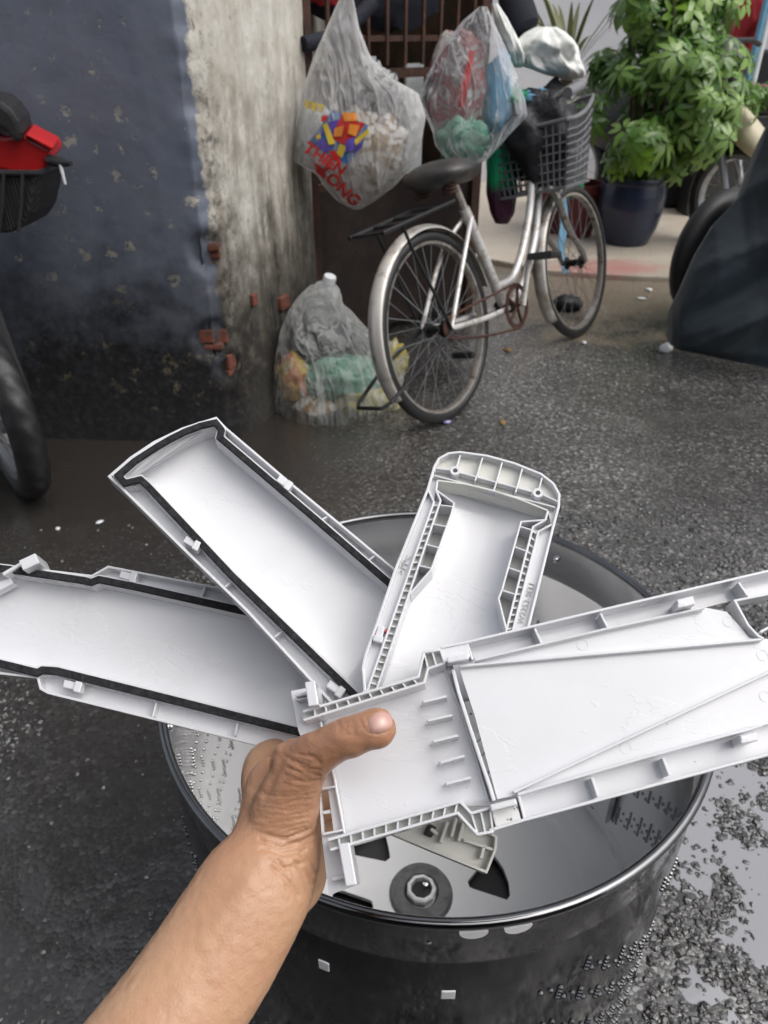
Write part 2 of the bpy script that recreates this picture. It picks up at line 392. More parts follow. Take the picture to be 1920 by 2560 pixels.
# ================================================================ old house wall with painted face and plaster end
HW = thing('house_wall', 'old wall with peeling blue grey paint and weathered whitish end', 'wall', (-.5, 2.12, 0))
WM[HW.name] = HW.matrix_world.copy()
path = []
for i in range(150): path.append((lerp(-2.9, -.60, (i / 150) ** .8 if i else 0), lerp(2.22, 2.115, i / 150)))
for a, b, n in (((-.60, 2.115), (-.50, 2.12), 12), ((-.50, 2.12), (-.465, 2.16), 10), ((-.465, 2.16), (-.352, 2.44), 44), ((-.352, 2.44), (-.335, 2.47), 6), ((-.335, 2.47), (-.255, 2.80), 34), ((-.255, 2.80), (-.25, 4.2), 8)):
    for i in range(n): path.append((lerp(a[0], b[0], i / n), lerp(a[1], b[1], i / n)))
path = path[60:]
zs = [i * .0125 for i in range(104)] + [1.3 + .15 * i for i in range(16)]
hollows = [(aty(452, 548, 2.13), .05, .02), (aty(462, 733, 2.13), .055, .022), (aty(489, 790, 2.15), .04, .018), (aty(538, 646, 2.40), .03, .015), (aty(604, 652, 2.62), .035, .018)]
hw = MB(); n = len(path)
for z in zs:
    for i, (x, y) in enumerate(path):
        a = path[max(0, i - 1)]; b = path[min(n - 1, i + 1)]; tx, ty = b[0] - a[0], b[1] - a[1]; L = math.hypot(tx, ty) or 1; nx_, ny_ = ty / L, -tx / L
        d = .007 * fbm(x * 2, y * 2, z * 2, 2) + .0016 * fbm(x * 13, y * 13, z * 13, 4) + .05 * max(0, (.30 - z) / .30) ** 2
        q = V((x, y, z)); corner = math.exp(-(((x + .485) / .035) ** 2 + ((y - 2.14) / .05) ** 2))
        d += corner * (.02 * fbm(z * 9, 2, 7, 4) - .004)
        for c, r, dep in hollows:
            e = (V((c.x, c.y, c.z)) - q).length
            if e < r * 1.6: d -= dep * max(0, min(1, (r * 1.25 - e) / (r * .35)))
        hw.v.append(V((x + nx_ * d, y + ny_ * d, z)))
hw.f = [(j * n + i, j * n + i + 1, (j + 1) * n + i + 1, (j + 1) * n + i) for j in range(len(zs) - 1) for i in range(n - 1)]
wl = hw.build('plaster_face', 'peeling_blue_paint', None, smooth=True, angle=0)
wl.parent = HW; wl.matrix_parent_inverse = HW.matrix_world.inverted(); WM[wl.name] = Matrix.Identity(4)
from mathutils.bvhtree import BVHTree
wbv = BVHTree.FromPolygons(hw.v, hw.f)
def brick(u, v, rz, sx, sz):
    r = D(u, v).normalized(); h = wbv.ray_cast(CAMP, r)[0]; c = h + r * .0235
    b = MB(); b.box((0, 0, 0), (sx, .05, sz)); o = b.build('brick', 'brick_red', None, bevel=.006)
    m = Matrix.Translation(c) @ Matrix.Rotation(R(rz), 4, 'Z'); o.parent = HW; o.matrix_basis = HW.matrix_world.inverted() @ m
for u, v, rz, sx, sz in ((449, 531, 4, .07, .022), (456, 547, 2, .06, .022), (461, 564, 3, .045, .018), (447, 722, 2, .05, .045), (476, 722, 12, .045, .045), (462, 745, 4, .06, .020), (489, 778, 62, .04, .05), (490, 803, 62, .04, .03), (604, 652, 68, .06, .045), (538, 646, 66, .03, .04)): brick(u, v, rz, sx, sz)

# ================================================================ white house at the end of the lane
wh = thing('white_house', 'white rendered house wall with a blue strip at the far end', 'house', (2.5, 6.6, 0))
MB().box((2.4, 6.9, 2.0), (7.6, .4, 4.0)).build('wall', 'white_render', wh)
a = aty(1578, 30, 6.68)
MB().box((a.x, 6.68, 1.62), (.09, .03, 1.2)).build('blue_strip', 'blue_paint', wh)
MB().box((a.x + .16, 6.675, 2.2), (.23, .03, 2.6)).build('dark_door_edge', 'dark_wood', wh)

# ================================================================ unseen house front added behind the viewer to block sky light
simple('dim_render', (.16, .15, .14), .85, c2=(.11, .105, .1), sc=3)
oh = thing('sky_block_house', 'unseen dim house front added behind the viewer to block sky light', 'house', (0, -3.2, 0))
MB().box((0, -3.4, 1.9), (9, .4, 3.8)).build('wall', 'dim_render', oh); MB().box((0, -2.85, 2.9), (9, .8, .08)).build('canopy', 'rusty_sheet', oh)
MB().box((.2, -3.185, 1.1), (2.4, .03, 2.2)).build('shutter', 'dark_void', oh)
# ================================================================ materials of things
simple('old_chrome', (.50, .47, .43), .34, .75, c2=(.17, .12, .09), sc=38, lo=.5, hi=.7, bump=.15, bsc=90)
simple('silver_paint', (.66, .65, .64), .32, .3, c2=(.36, .30, .24), sc=30, lo=.52, hi=.68, bump=.1, bsc=80)
simple('fender_steel', (.62, .59, .54), .38, .5, c2=(.23, .16, .11), sc=16, lo=.5, hi=.7, bump=.15, bsc=60)
simple('tyre_rubber', (.014, .014, .015), .45, bump=.3, bsc=120); simple('black_plastic', (.02, .02, .022), .4, c2=(.035, .034, .034), sc=30)
simple('saddle_vinyl', (.035, .034, .034), .38, c2=(.055, .05, .046), sc=20, bump=.15, bsc=60)
simple('black_iron', (.02, .02, .022), .5, .4); simple('chain_rust', (.09, .035, .022), .7, .3, c2=(.04, .02, .016), sc=60)
simple('grey_plastic', (.20, .20, .215), .4, c2=(.15, .15, .16), sc=12); simple('red_plastic', (.55, .02, .02), .28, c2=(.42, .015, .017), sc=8)
simple('cream_plastic', (.62, .56, .40), .35, c2=(.5, .44, .3), sc=9); simple('pot_glaze', (.012, .020, .045), .26, c2=(.018, .026, .055), sc=8, bump=.3, bsc=25, bdist=.004)
simple('red_pot', (.13, .025, .025), .6); simple('soil', (.03, .02, .014), .95, bump=.6, bsc=60); simple('bark', (.11, .08, .055), .85, bump=.5, bsc=50)
simple('white_sack', (.82, .83, .80), .8, c2=(.7, .71, .68), sc=12, bump=.5, bsc=16, bdist=.012); simple('green_film', (.01, .22, .10), .35, bump=.6, bsc=25, bdist=.008)
simple('blue_film', (.16, .38, .56), .35, bump=.5, bsc=25, bdist=.008); simple('black_bag', (.010, .010, .013), .42, bump=.9, bsc=18, bdist=.015)
simple('steel_grey', (.3, .31, .33), .4, .7)
t = NT('tarpaulin'); t.set(color=t.mix(t.mask(t.noise(3), .4, .7), (.012, .022, .031), (.022, .037, .049)), rough=.5, sheen=.15, spec=.45); t.bump(t.noise(7, 4, .5, vec=t.mapping((1, 1, 2.2))), .3, .02)
def leafmat(name, a, b):
    t = NT(name); oi = t.n.new('ShaderNodeObjectInfo'); n = t.noise(3.2, 3)
    f = t.math('ADD', t.math('MULTIPLY', oi.outputs['Random'], .55), t.math('MULTIPLY', n, .45))
    c = t.mix(t.mask(f, .2, .85), a, b); t.set(color=c, rough=.24, spec=.7)
    tr = t.n.new('ShaderNodeBsdfTranslucent'); t.l.new(c, tr.inputs[0]); mx = t.n.new('ShaderNodeMixShader'); mx.inputs[0].default_value = .3
    t.l.new(t.b.outputs[0], mx.inputs[1]); t.l.new(tr.outputs[0], mx.inputs[2]); t.l.new(mx.outputs[0], t.out.inputs[0])
leafmat('leaf_green', (.09, .21, .035), (.30, .46, .12)); leafmat('leaf_young', (.15, .30, .03), (.24, .40, .05)); leafmat('palm_blade', (.08, .11, .035), (.22, .22, .10)); leafmat('flower_pink', (.5, .04, .25), (.6, .12, .4))
def filmmat(name, c, op, rough=.22, bsc=22, bd=.012, hi=.5, st=(1, 1, 1)):
    """thin plastic film: see-through with white creases and a milky haze"""
    t = NT(name); mp = t.mapping(st); n = t.noise(bsc, 4, .55, vec=mp, dist=.8); n2 = t.noise(bsc * .55, 3, .5, vec=mp, dist=1.4)
    r1 = t.math('ABSOLUTE', t.math('SUBTRACT', n, .5)); r2 = t.math('ABSOLUTE', t.math('SUBTRACT', n2, .5))
    line = t.math('MAXIMUM', t.math('MULTIPLY', t.mask(r1, .03, .0), t.mask(t.noise(bsc * 1.3, 2), .4, .65)), t.math('MULTIPLY', t.mask(r2, .022, .0), .9))
    t.set(color=c, rough=rough, spec=1.0); t.bump(t.math('ADD', t.mask(r1, .2, 0), t.math('MULTIPLY', t.mask(r2, .2, 0), 1.5)), .7, bd)
    tl = t.n.new('ShaderNodeBsdfTranslucent'); tl.inputs[0].default_value = (*c, 1); m1 = t.n.new('ShaderNodeMixShader'); m1.inputs[0].default_value = .4
    t.l.new(t.b.outputs[0], m1.inputs[1]); t.l.new(tl.outputs[0], m1.inputs[2])
    tp = t.n.new('ShaderNodeBsdfTransparent'); m2 = t.n.new('ShaderNodeMixShader')
    haze = t.mask(t.noise(bsc * .3, 4), .4, .7)
    fac = t.math('ADD', op, t.math('ADD', t.math('MULTIPLY', haze, op * .8), t.math('MULTIPLY', line, hi * (1 - op))))
    lw = t.n.new('ShaderNodeFresnel'); lw.inputs[0].default_value = 1.35; fac = t.math('MINIMUM', t.math('ADD', fac, t.math('MULTIPLY', lw.outputs[0], .6)), .95)
    t.l.new(fac, m2.inputs[0]); t.l.new(tp.outputs[0], m2.inputs[1]); t.l.new(m1.outputs[0], m2.inputs[2]); t.l.new(m2.outputs[0], t.out.inputs[0])
filmmat('milky_film', (.88, .88, .88), .26, .18, 5, .03, .4, (1.8, 1.8, .4)); filmmat('clear_film', (.9, .92, .95), .10, .06, 7, .04, .75, (1.7, 1.7, .45)); filmmat('floor_bag_film', (.85, .86, .84), .19, .12, 5, .04, .5, (1.5, 1.5, .6))
filmmat('clear_pet', (.85, .87, .87), .16, .08, 7, .004, .4)
t = NT('printed_green_bag'); x, y, z = t.xyz()
f = t.math('ADD', z, t.math('MULTIPLY', t.noise(16, 4), .06))
t.set(color=t.ramp(t.mask(f, .40, .88), [(0, (.05, .03, .09)), (.22, (.13, .02, .07)), (.42, (.10, .05, .09)), (.5, (.01, .55, .22)), (.78, (.01, .60, .35)), (.9, (.04, .42, .80))]), rough=.3); t.bump(t.noise(20, 5, vec=t.mapping((2, 2, .6))), .8, .02)
def lumps(name, cols, sc):
    t = NT(name); n = t.noise(sc, 3, .5, dist=.8); k = len(cols)
    t.set(color=t.ramp(n, [(.28 + .44 * i / max(1, k - 1), c) for i, c in enumerate(cols)], 'CONSTANT'), rough=.35); t.bump(t.noise(sc * 2.2, 4), .7, .015)
lumps('food_scraps', [(.5, .48, .44), (.30, .19, .08), (.62, .60, .55), (.16, .11, .07), (.55, .38, .17)], 16); lumps('scraps_dark', [(.03, .03, .035), (.3, .3, .3), (.02, .02, .02), (.5, .5, .5)], 18)
lumps('wrapper_red', [(.20, .16, .16), (.30, .28, .27), (.24, .09, .09), (.22, .19, .19), (.42, .40, .39), (.2, .17, .17)], 11); lumps('scraps_green', [(.05, .24, .15), (.25, .42, .34), (.1, .3, .2), (.4, .5, .43)], 14)
lumps('scraps_yellow', [(.42, .36, .06), (.55, .52, .38), (.5, .42, .1), (.2, .17, .08)], 13); lumps('scraps_orange', [(.5, .16, .04), (.55, .4, .1), (.5, .47, .42)], 11)
for nm, c in (('print_blue', (.03, .20, .55)), ('print_red', (.60, .03, .03)), ('print_yellow', (.75, .55, .06)), ('print_violet', (.12, .08, .40)), ('print_orange', (.75, .26, .04)), ('cap_white', (.75, .77, .78))): simple(nm, c, .35)

# ================================================================ rusty gate with a storage nook behind
GA, GB = V((-.262, 2.83, 0)), V((.375, 3.34, 0)); GD = (GB - GA).normalized(); GN = V((GD.y, -GD.x, 0)); GL = (GB - GA).length
GT = thing('iron_gate', 'rusty iron gate with barred upper half and brown sheet below', 'gate', GA)
grot = Matrix.Rotation(math.atan2(GD.y, GD.x), 3, 'Z')
def gp(s, z, d=0): return GA + GD * s + GN * d + V((0, 0, z))
for s, wd in ((.01, .03), (GL, .05)): MB().box(gp(s, .8), (wd, .035, 1.6), grot).build('post', 'rusty_iron', GT, bevel=.003)
for i in range(9): MB().box(gp(.10 + i * .083, 1.28), (.011, .011, .60), grot).build('bar', 'rusty_iron', GT)
for z, h in ((1.06, .018), (.955, .03), (1.42, .03), (.60, .03)): MB().box(gp(GL / 2, z, -.012), (GL, .02, h), grot).build('rail', 'rusty_iron', GT)
MB().box(gp(GL / 2, .32, -.005), (GL - .05, .012, .55), grot).build('sheet_panel', 'rusty_sheet', GT)
MB().box(gp(.18, .79, -.02), (.30, .01, .34), grot).build('sheet_panel', 'rusty_sheet', GT)
nk = thing('storage_shed', 'dark storage shed behind the rusty gate', 'shed', gp(GL / 2, 0, -.7))
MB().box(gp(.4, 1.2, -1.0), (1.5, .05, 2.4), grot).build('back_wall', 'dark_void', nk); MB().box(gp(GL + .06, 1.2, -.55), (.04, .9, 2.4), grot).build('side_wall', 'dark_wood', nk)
MB().box(gp(.4, 2.0, -.6), (1.4, .9, .04), grot).build('roof', 'rusty_sheet', nk)
tag(MB().box(gp(.545, .78, -.08), (.085, .012, .40), grot).build('light_gap_board', 'pale_board'), 'narrow white board added as light showing between the two hanging bags', 'board')  # both white boards are added in place of light coming through from behind
tag(MB().box(gp(.345, .965, -.10), (.06, .012, .08), grot).build('light_gap_board', 'pale_board'), 'small white board added as light showing under the gate bars', 'board')
b = MB(); b.ball(gp(.42, 1.24, -.14), (.36, .07, .155), 24, 14, grot.to_3x3(), .25, 2.5); tag(b.build('cloth_bundle', 'navy_cloth', smooth=True), 'dark navy cloth bundle behind the gate bars', 'cloth')
b = MB(); b.ball(gp(.11, 1.22, -.05), (.11, .04, .07), 20, 12, grot, .3, 3); tag(b.build('red_cloth', 'red_cloth', smooth=True), 'red cloth hung at the top of the gate beside the wall', 'cloth')
b = MB(); b.tube([gp(-.03, 1.045, .05), gp(.06, 1.06, .05), gp(.16, 1.10, .05), gp(.25, 1.16, .05)], .024, 14); tag(b.build('foam_roll', 'navy_cloth', smooth=True), 'short black foam roll at the gate beside the white wall end', 'roll')
q0, q1 = aty(1098, -30, 3.25), aty(1138, 70, 3.18); b = MB(); b.tube([q0, lerp(q0, q1, .6), lerp(q0, q1, .95), q1], [.062, .062, .058, .03], 18); tag(b.build('rolled_awning', 'navy_cloth', smooth=True, sub=1), 'black rolled cloth end above the white sack', 'roll')

# ================================================================ bags
class Bag:
    def __init__(s, rows, y, seg=56, fold=.07, slope=0.0, nper=5, seed=0):
        s.rows, s.y, s.seg, s.fold, s.slope, s.seed = rows, y, seg, fold, slope, seed
        s.v0, s.v1 = rows[0][0], rows[-1][0]; s.N = (len(rows) - 1) * nper
    def surf(s, t, a, off=0.0):
        v = lerp(s.v0, s.v1, t); uL, uR, th = interp([(r[0],) + tuple(r[1:4]) for r in s.rows], v)
        yc = s.y + s.slope * t; cu = (uL + uR) / 2; c = aty(cu, v, yc); rx = abs(aty(uR, v, yc).x - aty(uL, v, yc).x) / 2
        k = 1 + s.fold * (noise.noise(V((math.cos(a) * 2.4, math.sin(a) * 2.4, t * 3 + s.seed))) + .6 * noise.noise(V((math.cos(a) * 6, math.sin(a) * 6, t * 2.2 + s.seed))) + .35 * noise.noise(V((math.cos(a) * 11, math.sin(a) * 11, t * 9 + s.seed))))
        ry = th * k + off
        return V((c.x + (rx * (1 + (k - 1) * .5) + off) * math.cos(a), c.y - ry * math.sin(a), c.z))
    def mesh(s, cap=True):
        m = MB(); vs, fs = [], []; n = s.seg
        for i in range(s.N + 1):
            for k in range(n): vs.append(s.surf(i / s.N, 2 * math.pi * k / n))
        for i in range(s.N):
            for k in range(n): fs.append((i * n + k, i * n + (k + 1) % n, (i + 1) * n + (k + 1) % n, (i + 1) * n + k))
        if cap: fs.append(tuple(s.N * n + k for k in range(n)))
        return m.add(vs, fs)
def text_mesh(txt, size, bold=0.0):
    cu = bpy.data.curves.new('txt', 'FONT'); cu.body = txt; cu.size = size; cu.offset = size * bold; cu.align_x = 'CENTER'; cu.align_y = 'CENTER'
    o = bpy.data.objects.new('txt', cu); COL.objects.link(o); dg = bpy.context.evaluated_depsgraph_get()
    me = bpy.data.meshes.new_from_object(o.evaluated_get(dg)); bpy.data.objects.remove(o)
    vs = [v.co.copy() for v in me.vertices]; fs = [tuple(p.vertices) for p in me.polygons]; bpy.data.meshes.remove(me); return vs, fs

b1 = Bag([(-12, 738, 762, .008), (20, 722, 768, .02), (60, 704, 776, .04), (120, 679, 800, .06), (165, 665, 838, .08), (200, 655, 905, .10), (250, 645, 922, .12), (300, 640, 912, .13), (345, 634, 898, .13), (375, 686, 872, .12), (400, 700, 850, .11), (430, 726, 812, .08), (449, 758, 784, .03)], 2.66, seed=3, fold=.09)
bg = thing('hanging_bag', 'milky plastic bag with red print and food scraps hung on the gate', 'bag', b1.surf(1, 0), 'plastic bags hung on the gate')
b1.mesh().build('film', 'milky_film', bg, smooth=True, angle=0)
def on_bag(bag, u, v, off=.004):     # the point of a bag's front that the photo shows at u, v
    t = (v - bag.v0) / (bag.v1 - bag.v0); uL, uR, th = interp([(r[0],) + tuple(r[1:4]) for r in bag.rows], v)
    c = max(-.97, min(.97, (u - (uL + uR) / 2) / max(1, (uR - uL) / 2))); return bag.surf(max(0, min(1, t)), math.acos(c), off)
def patch(bag, name, mat, parent, poly, n=7, off=.004):
    m = MB(); a, b_, c, d = poly; vs = []
    for j in range(n + 1):
        for i in range(n + 1):
            u = lerp(lerp(a[0], b_[0], i / n), lerp(d[0], c[0], i / n), j / n); v = lerp(lerp(a[1], b_[1], i / n), lerp(d[1], c[1], i / n), j / n)
            vs.append(on_bag(bag, u, v, off))
    m.add(vs, [(j * (n + 1) + i, j * (n + 1) + i + 1, (j + 1) * (n + 1) + i + 1, (j + 1) * (n + 1) + i) for j in range(n) for i in range(n)])
    return m.build(name, mat, parent, smooth=True)
patch(b1, 'print', 'print_blue', bg, [(722, 232), (798, 262), (756, 345), (672, 300)], off=.005 - .006)
patch(b1, 'print', 'print_red', bg, [(742, 240), (790, 258), (758, 305), (718, 290)], off=.0075 - .006)
patch(b1, 'print', 'print_violet', bg, [(716, 256), (736, 250), (724, 286), (700, 282)], off=.0078 - .006)
patch(b1, 'print', 'print_yellow', bg, [(704, 262), (714, 258), (728, 300), (716, 303)], off=.0095 - .006)
patch(b1, 'print', 'print_orange', bg, [(742, 236), (772, 236), (776, 252), (748, 254)], off=.0096 - .006)
patch(b1, 'print', 'print_yellow', bg, [(738, 300), (754, 305), (742, 330), (730, 320)], off=.0098 - .006)
patch(b1, 'print', 'print_yellow', bg, [(768, 292), (796, 268), (799, 276), (772, 304)], off=.0098 - .006)
patch(b1, 'print', 'print_violet', bg, [(752, 292), (770, 284), (768, 312), (750, 318)], off=.0099 - .006)
for q_, m_ in (([(690, 300), (704, 290), (722, 310), (706, 318)], 'print_violet'), ([(728, 268), (748, 262), (744, 284), (726, 286)], 'print_orange'), ([(760, 258), (780, 262), (772, 284), (756, 278)], 'print_orange'), ([(716, 316), (728, 314), (744, 338), (734, 341)], 'print_red'), ([(704, 244), (716, 240), (712, 254), (702, 256)], 'print_red'), ([(776, 300), (790, 284), (784, 306), (766, 324)], 'print_violet'), ([(690, 285), (700, 280), (702, 288), (692, 293)], 'print_yellow')): patch(b1, 'print', m_, bg, q_, off=.0072)
patch(b1, 'print', 'print_yellow', bg, [(660, 212), (706, 222), (702, 238), (664, 230)], off=.006 - .006)
def bag_text(bag, txt, size, u, v, ang, parent, mat='print_red'):
    vs, fs = text_mesh(txt, size, .035); ca, sa = math.cos(ang), math.sin(ang)
    MB().add([on_bag(bag, u + p.x * ca + p.y * sa, v + p.x * sa - p.y * ca, .006) for p in vs], fs).build('lettering', mat, parent)
bag_text(b1, 'THIEN', 33, 708, 334, R(33), bg); bag_text(b1, 'LONG', 36, 738, 393, R(45), bg)
patch(b1, 'print', 'print_red', bg, [(680, 340), (704, 352), (708, 372), (690, 366)], off=.001)
def lump(name, label, mat, u, v, y, r, cat='rubbish', wob=.35):
    b = MB(); b.ball(aty(u, v, y), r, 26, 16, None, wob, 2.6); return tag(b.build(name, mat, smooth=True, angle=0), label, cat)
lump('food_scraps', 'brown and cream food scraps in the milky hanging bag', 'food_scraps', 790, 330, 2.68, (.13, .07, .13), wob=.3)
lump('crumpled_wrapper', 'black and grey crumpled wrapper at the top of the milky hanging bag', 'scraps_dark', 800, 200, 2.69, (.085, .05, .075))
lump('crumpled_paper', 'white crumpled paper at the left of the milky hanging bag', 'pale_board', 690, 290, 2.68, (.06, .06, .08))

b2 = Bag([(14, 1036, 1052, .008), (45, 1000, 1066, .03), (100, 956, 1090, .06), (170, 920, 1116, .09), (215, 902, 1128, .10), (250, 918, 1132, .11), (285, 934, 1100, .10), (315, 940, 1076, .09), (345, 965, 1052, .05), (354, 985, 1030, .02)], 2.88, seed=9, fold=.13)
bg2 = thing('hanging_bag', 'clear crinkled plastic bag with red wrapper hung on the gate post', 'bag', b2.surf(1, 0), 'plastic bags hung on the gate')
b2.mesh().build('film', 'clear_film', bg2, smooth=True, angle=0)
lump('food_wrapper', 'folded red and grey wrapper inside the clear hanging bag', 'wrapper_red', 985, 190, 2.93, (.10, .035, .17), wob=.25)
patch(b2, 'print', 'print_red', bg2, [(1010, 105), (1022, 112), (996, 230), (982, 225)], off=-.012)
lump('blue_wrapper', 'light blue wrapper at the right of the clear hanging bag', 'blue_film', 1076, 205, 2.95, (.05, .035, .12))
lump('green_wrapper', 'green wrapper at the bottom of the clear hanging bag', 'scraps_green', 1000, 300, 2.92, (.09, .05, .07))
lump('green_film', 'bright green film end hanging below the clear bag beside the saddle', 'green_film', 985, 352, 2.97, (.06, .03, .05))
b3 = Bag([(225, 1066, 1092, .02), (260, 1056, 1100, .04), (310, 1050, 1108, .05), (370, 1052, 1114, .06), (420, 1052, 1116, .06), (460, 1060, 1110, .05), (482, 1070, 1098, .02)], 3.05, seed=5, fold=.12)
tag(b3.mesh().build('hanging_bag', 'printed_green_bag', smooth=True, angle=0), 'blue green and maroon bag hanging behind the bicycle frame', 'bag', 'plastic bags hung on the gate')

b4 = Bag([(618, 668, 728, .03), (640, 645, 738, .05), (658, 632, 740, .06), (675, 622, 760, .09), (720, 606, 800, .13), (770, 598, 850, .15), (810, 594, 872, .16), (860, 590, 862, .16), (890, 600, 830, .15), (912, 632, 788, .13), (926, 672, 762, .09)], 2.40, seed=21, fold=.08, slope=-.08)
fb = thing('rubbish_bag', 'full clear rubbish bag standing on the ground by the wall', 'bag', b4.surf(1, 0))
b4.mesh().build('film', 'floor_bag_film', fb, smooth=True, angle=0)
lump('green_scraps', 'pale green crumpled film in the floor rubbish bag', 'scraps_green', 745, 815, 2.37, (.15, .08, .075)); lump('yellow_scraps', 'yellowish scraps at the bottom right of the floor rubbish bag', 'scraps_yellow', 790, 858, 2.36, (.13, .09, .07))
lump('orange_scraps', 'orange scraps at the left of the floor rubbish bag', 'scraps_orange', 632, 820, 2.37, (.06, .07, .08)); lump('grey_scraps', 'grey and black scraps in the upper half of the floor rubbish bag', 'scraps_dark', 690, 735, 2.42, (.10, .07, .075))
lump('brown_scraps', 'brown food waste at the bottom left of the floor rubbish bag', 'food_scraps', 680, 880, 2.35, (.11, .09, .045)); lump('yellow_film', 'yellow film behind the wheel at the right of the floor rubbish bag', 'scraps_yellow', 850, 780, 2.42, (.05, .05, .07))
p0, p1 = aty(690, 690, 2.45), aty(711, 606, 2.42); ax = (p1 - p0); L = ax.length; bm_ = Matrix.Translation(p0) @ ax.to_track_quat('Z', 'Y').to_matrix().to_4x4()
bo = thing('water_bottle', 'empty clear bottle with white cap sticking out of the rubbish bag', 'bottle', mat=bm_)
MB().lathe([(.0, -.06), (.066, -.06), (.066, L * .25), (.060, L * .5), (.042, L * .82), (.018, L * .95), (.017, L * .98)], 24).build('body', 'clear_pet', bo, smooth=True, local=True)
MB().lathe([(.0, L * 1.12), (.019, L * 1.11), (.021, L * 1.07), (.021, L * .95), (.0, L * .95)], 24).build('cap', 'cap_white', bo, smooth=True, local=True)

# ================================================================ bicycle leaning on the gate
cr, cf = V((.225, 2.238, 0)), V((.835, 3.045, 0)); hd = (cf - cr); WB = hd.length; hd.normalize(); lf = V((-hd.y, hd.x, 0)); LEAN = R(14.5)
upb = V((0, 0, math.cos(LEAN))) + lf * math.sin(LEAN); lfb = upb.cross(hd)
BM = Matrix((hd.to_4d(), lfb.to_4d(), upb.to_4d(), V((0, 0, 0, 1)))).transposed()
for i in range(3): BM[3][i] = 0
BM = Matrix.Translation(cr) @ BM; BM[3][3] = 1
BK = thing('bicycle', 'old silver step through bicycle leaning on the rusty gate', 'bicycle', mat=BM)
WR = .297
def bk(mb, name, mat, parent=None, **k): return mb.build(name, mat, parent or BK, local=True, **k)
rotw = Matrix.Rotation(R(90), 4, 'X')
ME_SP = {}
def wheel(x):
    c = Matrix.Translation((x, 0, WR))
    rim = MB(); rim.lathe([(WR - .040, -.012), (WR - .028, -.0135), (WR - .028, .0135), (WR - .040, .012), (WR - .043, 0), (WR - .040, -.012)], 56, c @ rotw); rm = bk(rim, 'wheel_rim', 'old_chrome', smooth=True)
    ty = MB(); ty.torus(WR - .019, .019, 60, 12, c @ rotw); bk(ty, 'tyre', 'tyre_rubber', rm, smooth=True, angle=0)
    hb = MB(); hb.lathe([(0, -.05), (.008, -.05), (.008, -.034), (.026, -.032), (.026, -.028), (.014, -.026), (.014, .026), (.026, .028), (.026, .032), (.008, .034), (.008, .05), (0, .05)], 16, c @ rotw); bk(hb, 'hub', 'black_iron', rm, smooth=True)
    for i in range(32):
        a = 2 * math.pi * i / 32; b_ = a + (.55 if i % 4 < 2 else -.55); s = .03 if i % 2 else -.03
        m = MB(); m.tube([(x + .024 * math.cos(b_), s, WR + .024 * math.sin(b_)), (x + (WR - .04) * math.cos(a), 0, WR + (WR - .04) * math.sin(a))], .0011, 4, False); bk(m, 'spoke', 'steel_grey', rm)
wheel(0); wheel(WB)
def fender(x, a0, a1, mat='fender_steel'):
    m = MB(); vs, fs = [], []; n, k = 40, 8
    for i in range(n + 1):
        a = lerp(a0, a1, i / n)
        for j in range(k + 1):
            t = -1 + 2 * j / k; rr = WR + .018 - .014 * t * t; vs.append(V((x + rr * math.cos(a), t * .027, WR + rr * math.sin(a))))
    fs = [(i * (k + 1) + j, i * (k + 1) + j + 1, (i + 1) * (k + 1) + j + 1, (i + 1) * (k + 1) + j) for i in range(n) for j in range(k)]
    o = bk(m.add(vs, fs), 'fender', mat, smooth=True, angle=0); so = o.modifiers.new('s', 'SOLIDIFY'); so.thickness = .0015; return o
fender(0, R(12), R(208)); fender(WB, R(72), R(215))
BB = V((.425, 0, .262)); ST = V((.262, 0, .62)); HT, HB = V((.755, 0, .78)), V((.80, 0, .60))
bk(MB().tube([BB, ST], .0175, 14), 'seat_tube', 'silver_paint', smooth=True)
bk(MB().tube([ST, ST + (ST - BB).normalized() * .10], .0125, 12), 'seat_post', 'old_chrome', smooth=True)
bk(MB().tube([HB - V((0, 0, 0)), HT], .019, 14), 'head_tube', 'silver_paint', smooth=True)
bk(MB().tube(catmull([lerp(HB, HT, .75), (.70, 0, .56), (.60, 0, .42), (.50, 0, .345), lerp(BB, ST, .22)], 7), .0145, 12), 'top_tube', 'silver_paint', smooth=True)
bk(MB().tube(catmull([lerp(HB, HT, .25), (.72, 0, .47), (.60, 0, .33), (.50, 0, .275), BB], 7), .0155, 12), 'down_tube', 'silver_paint', smooth=True)
for s in (-1, 1):
    bk(MB().tube(catmull([BB + V((-.02, s * .03, 0)), (.2, s * .05, .275), (0, s * .056, WR)], 4), .009, 10), 'chain_stay', 'silver_paint', smooth=True)
    bk(MB().tube(catmull([ST + V((.012, s * .016, -.03)), (.16, s * .045, .50), (0, s * .058, WR)], 4), .0075, 10), 'seat_stay', 'silver_paint', smooth=True)
    bk(MB().tube(catmull([HB + V((0, s * .008, .01)), HB + V((.012, s * .048, -.02)), (.88, s * .052, .45), (WB - .03, s * .052, WR + .05), (WB, s * .052, WR)], 4), [.014] * 9 + [.011] * 5 + [.009] * 3, 10), 'fork_leg', 'old_chrome', smooth=True)
    bk(MB().tube([(0, s * .06, WR), (-.12, s * .05, WR + .27), (-.14, s * .05, .625)], .005, 8), 'rack_stay', 'black_iron', smooth=True)
    bk(MB().tube([(.12, s * .06, .655), (-.25, s * .06, .625)], .0065, 8), 'rack_rail', 'black_iron', smooth=True)
    bk(MB().tube([(0, s * .065, WR - .005), (-.2, s * .075, WR - .06), (-.36, s * .06, .18)], .006, 8), 'stand_leg', 'black_iron', smooth=True)
for i in range(4): bk(MB().tube([(.06 - i * .1, -.06, .650 - i * .008), (.06 - i * .1, .06, .650 - i * .008)], .005, 8), 'rack_bar', 'black_iron', smooth=True)
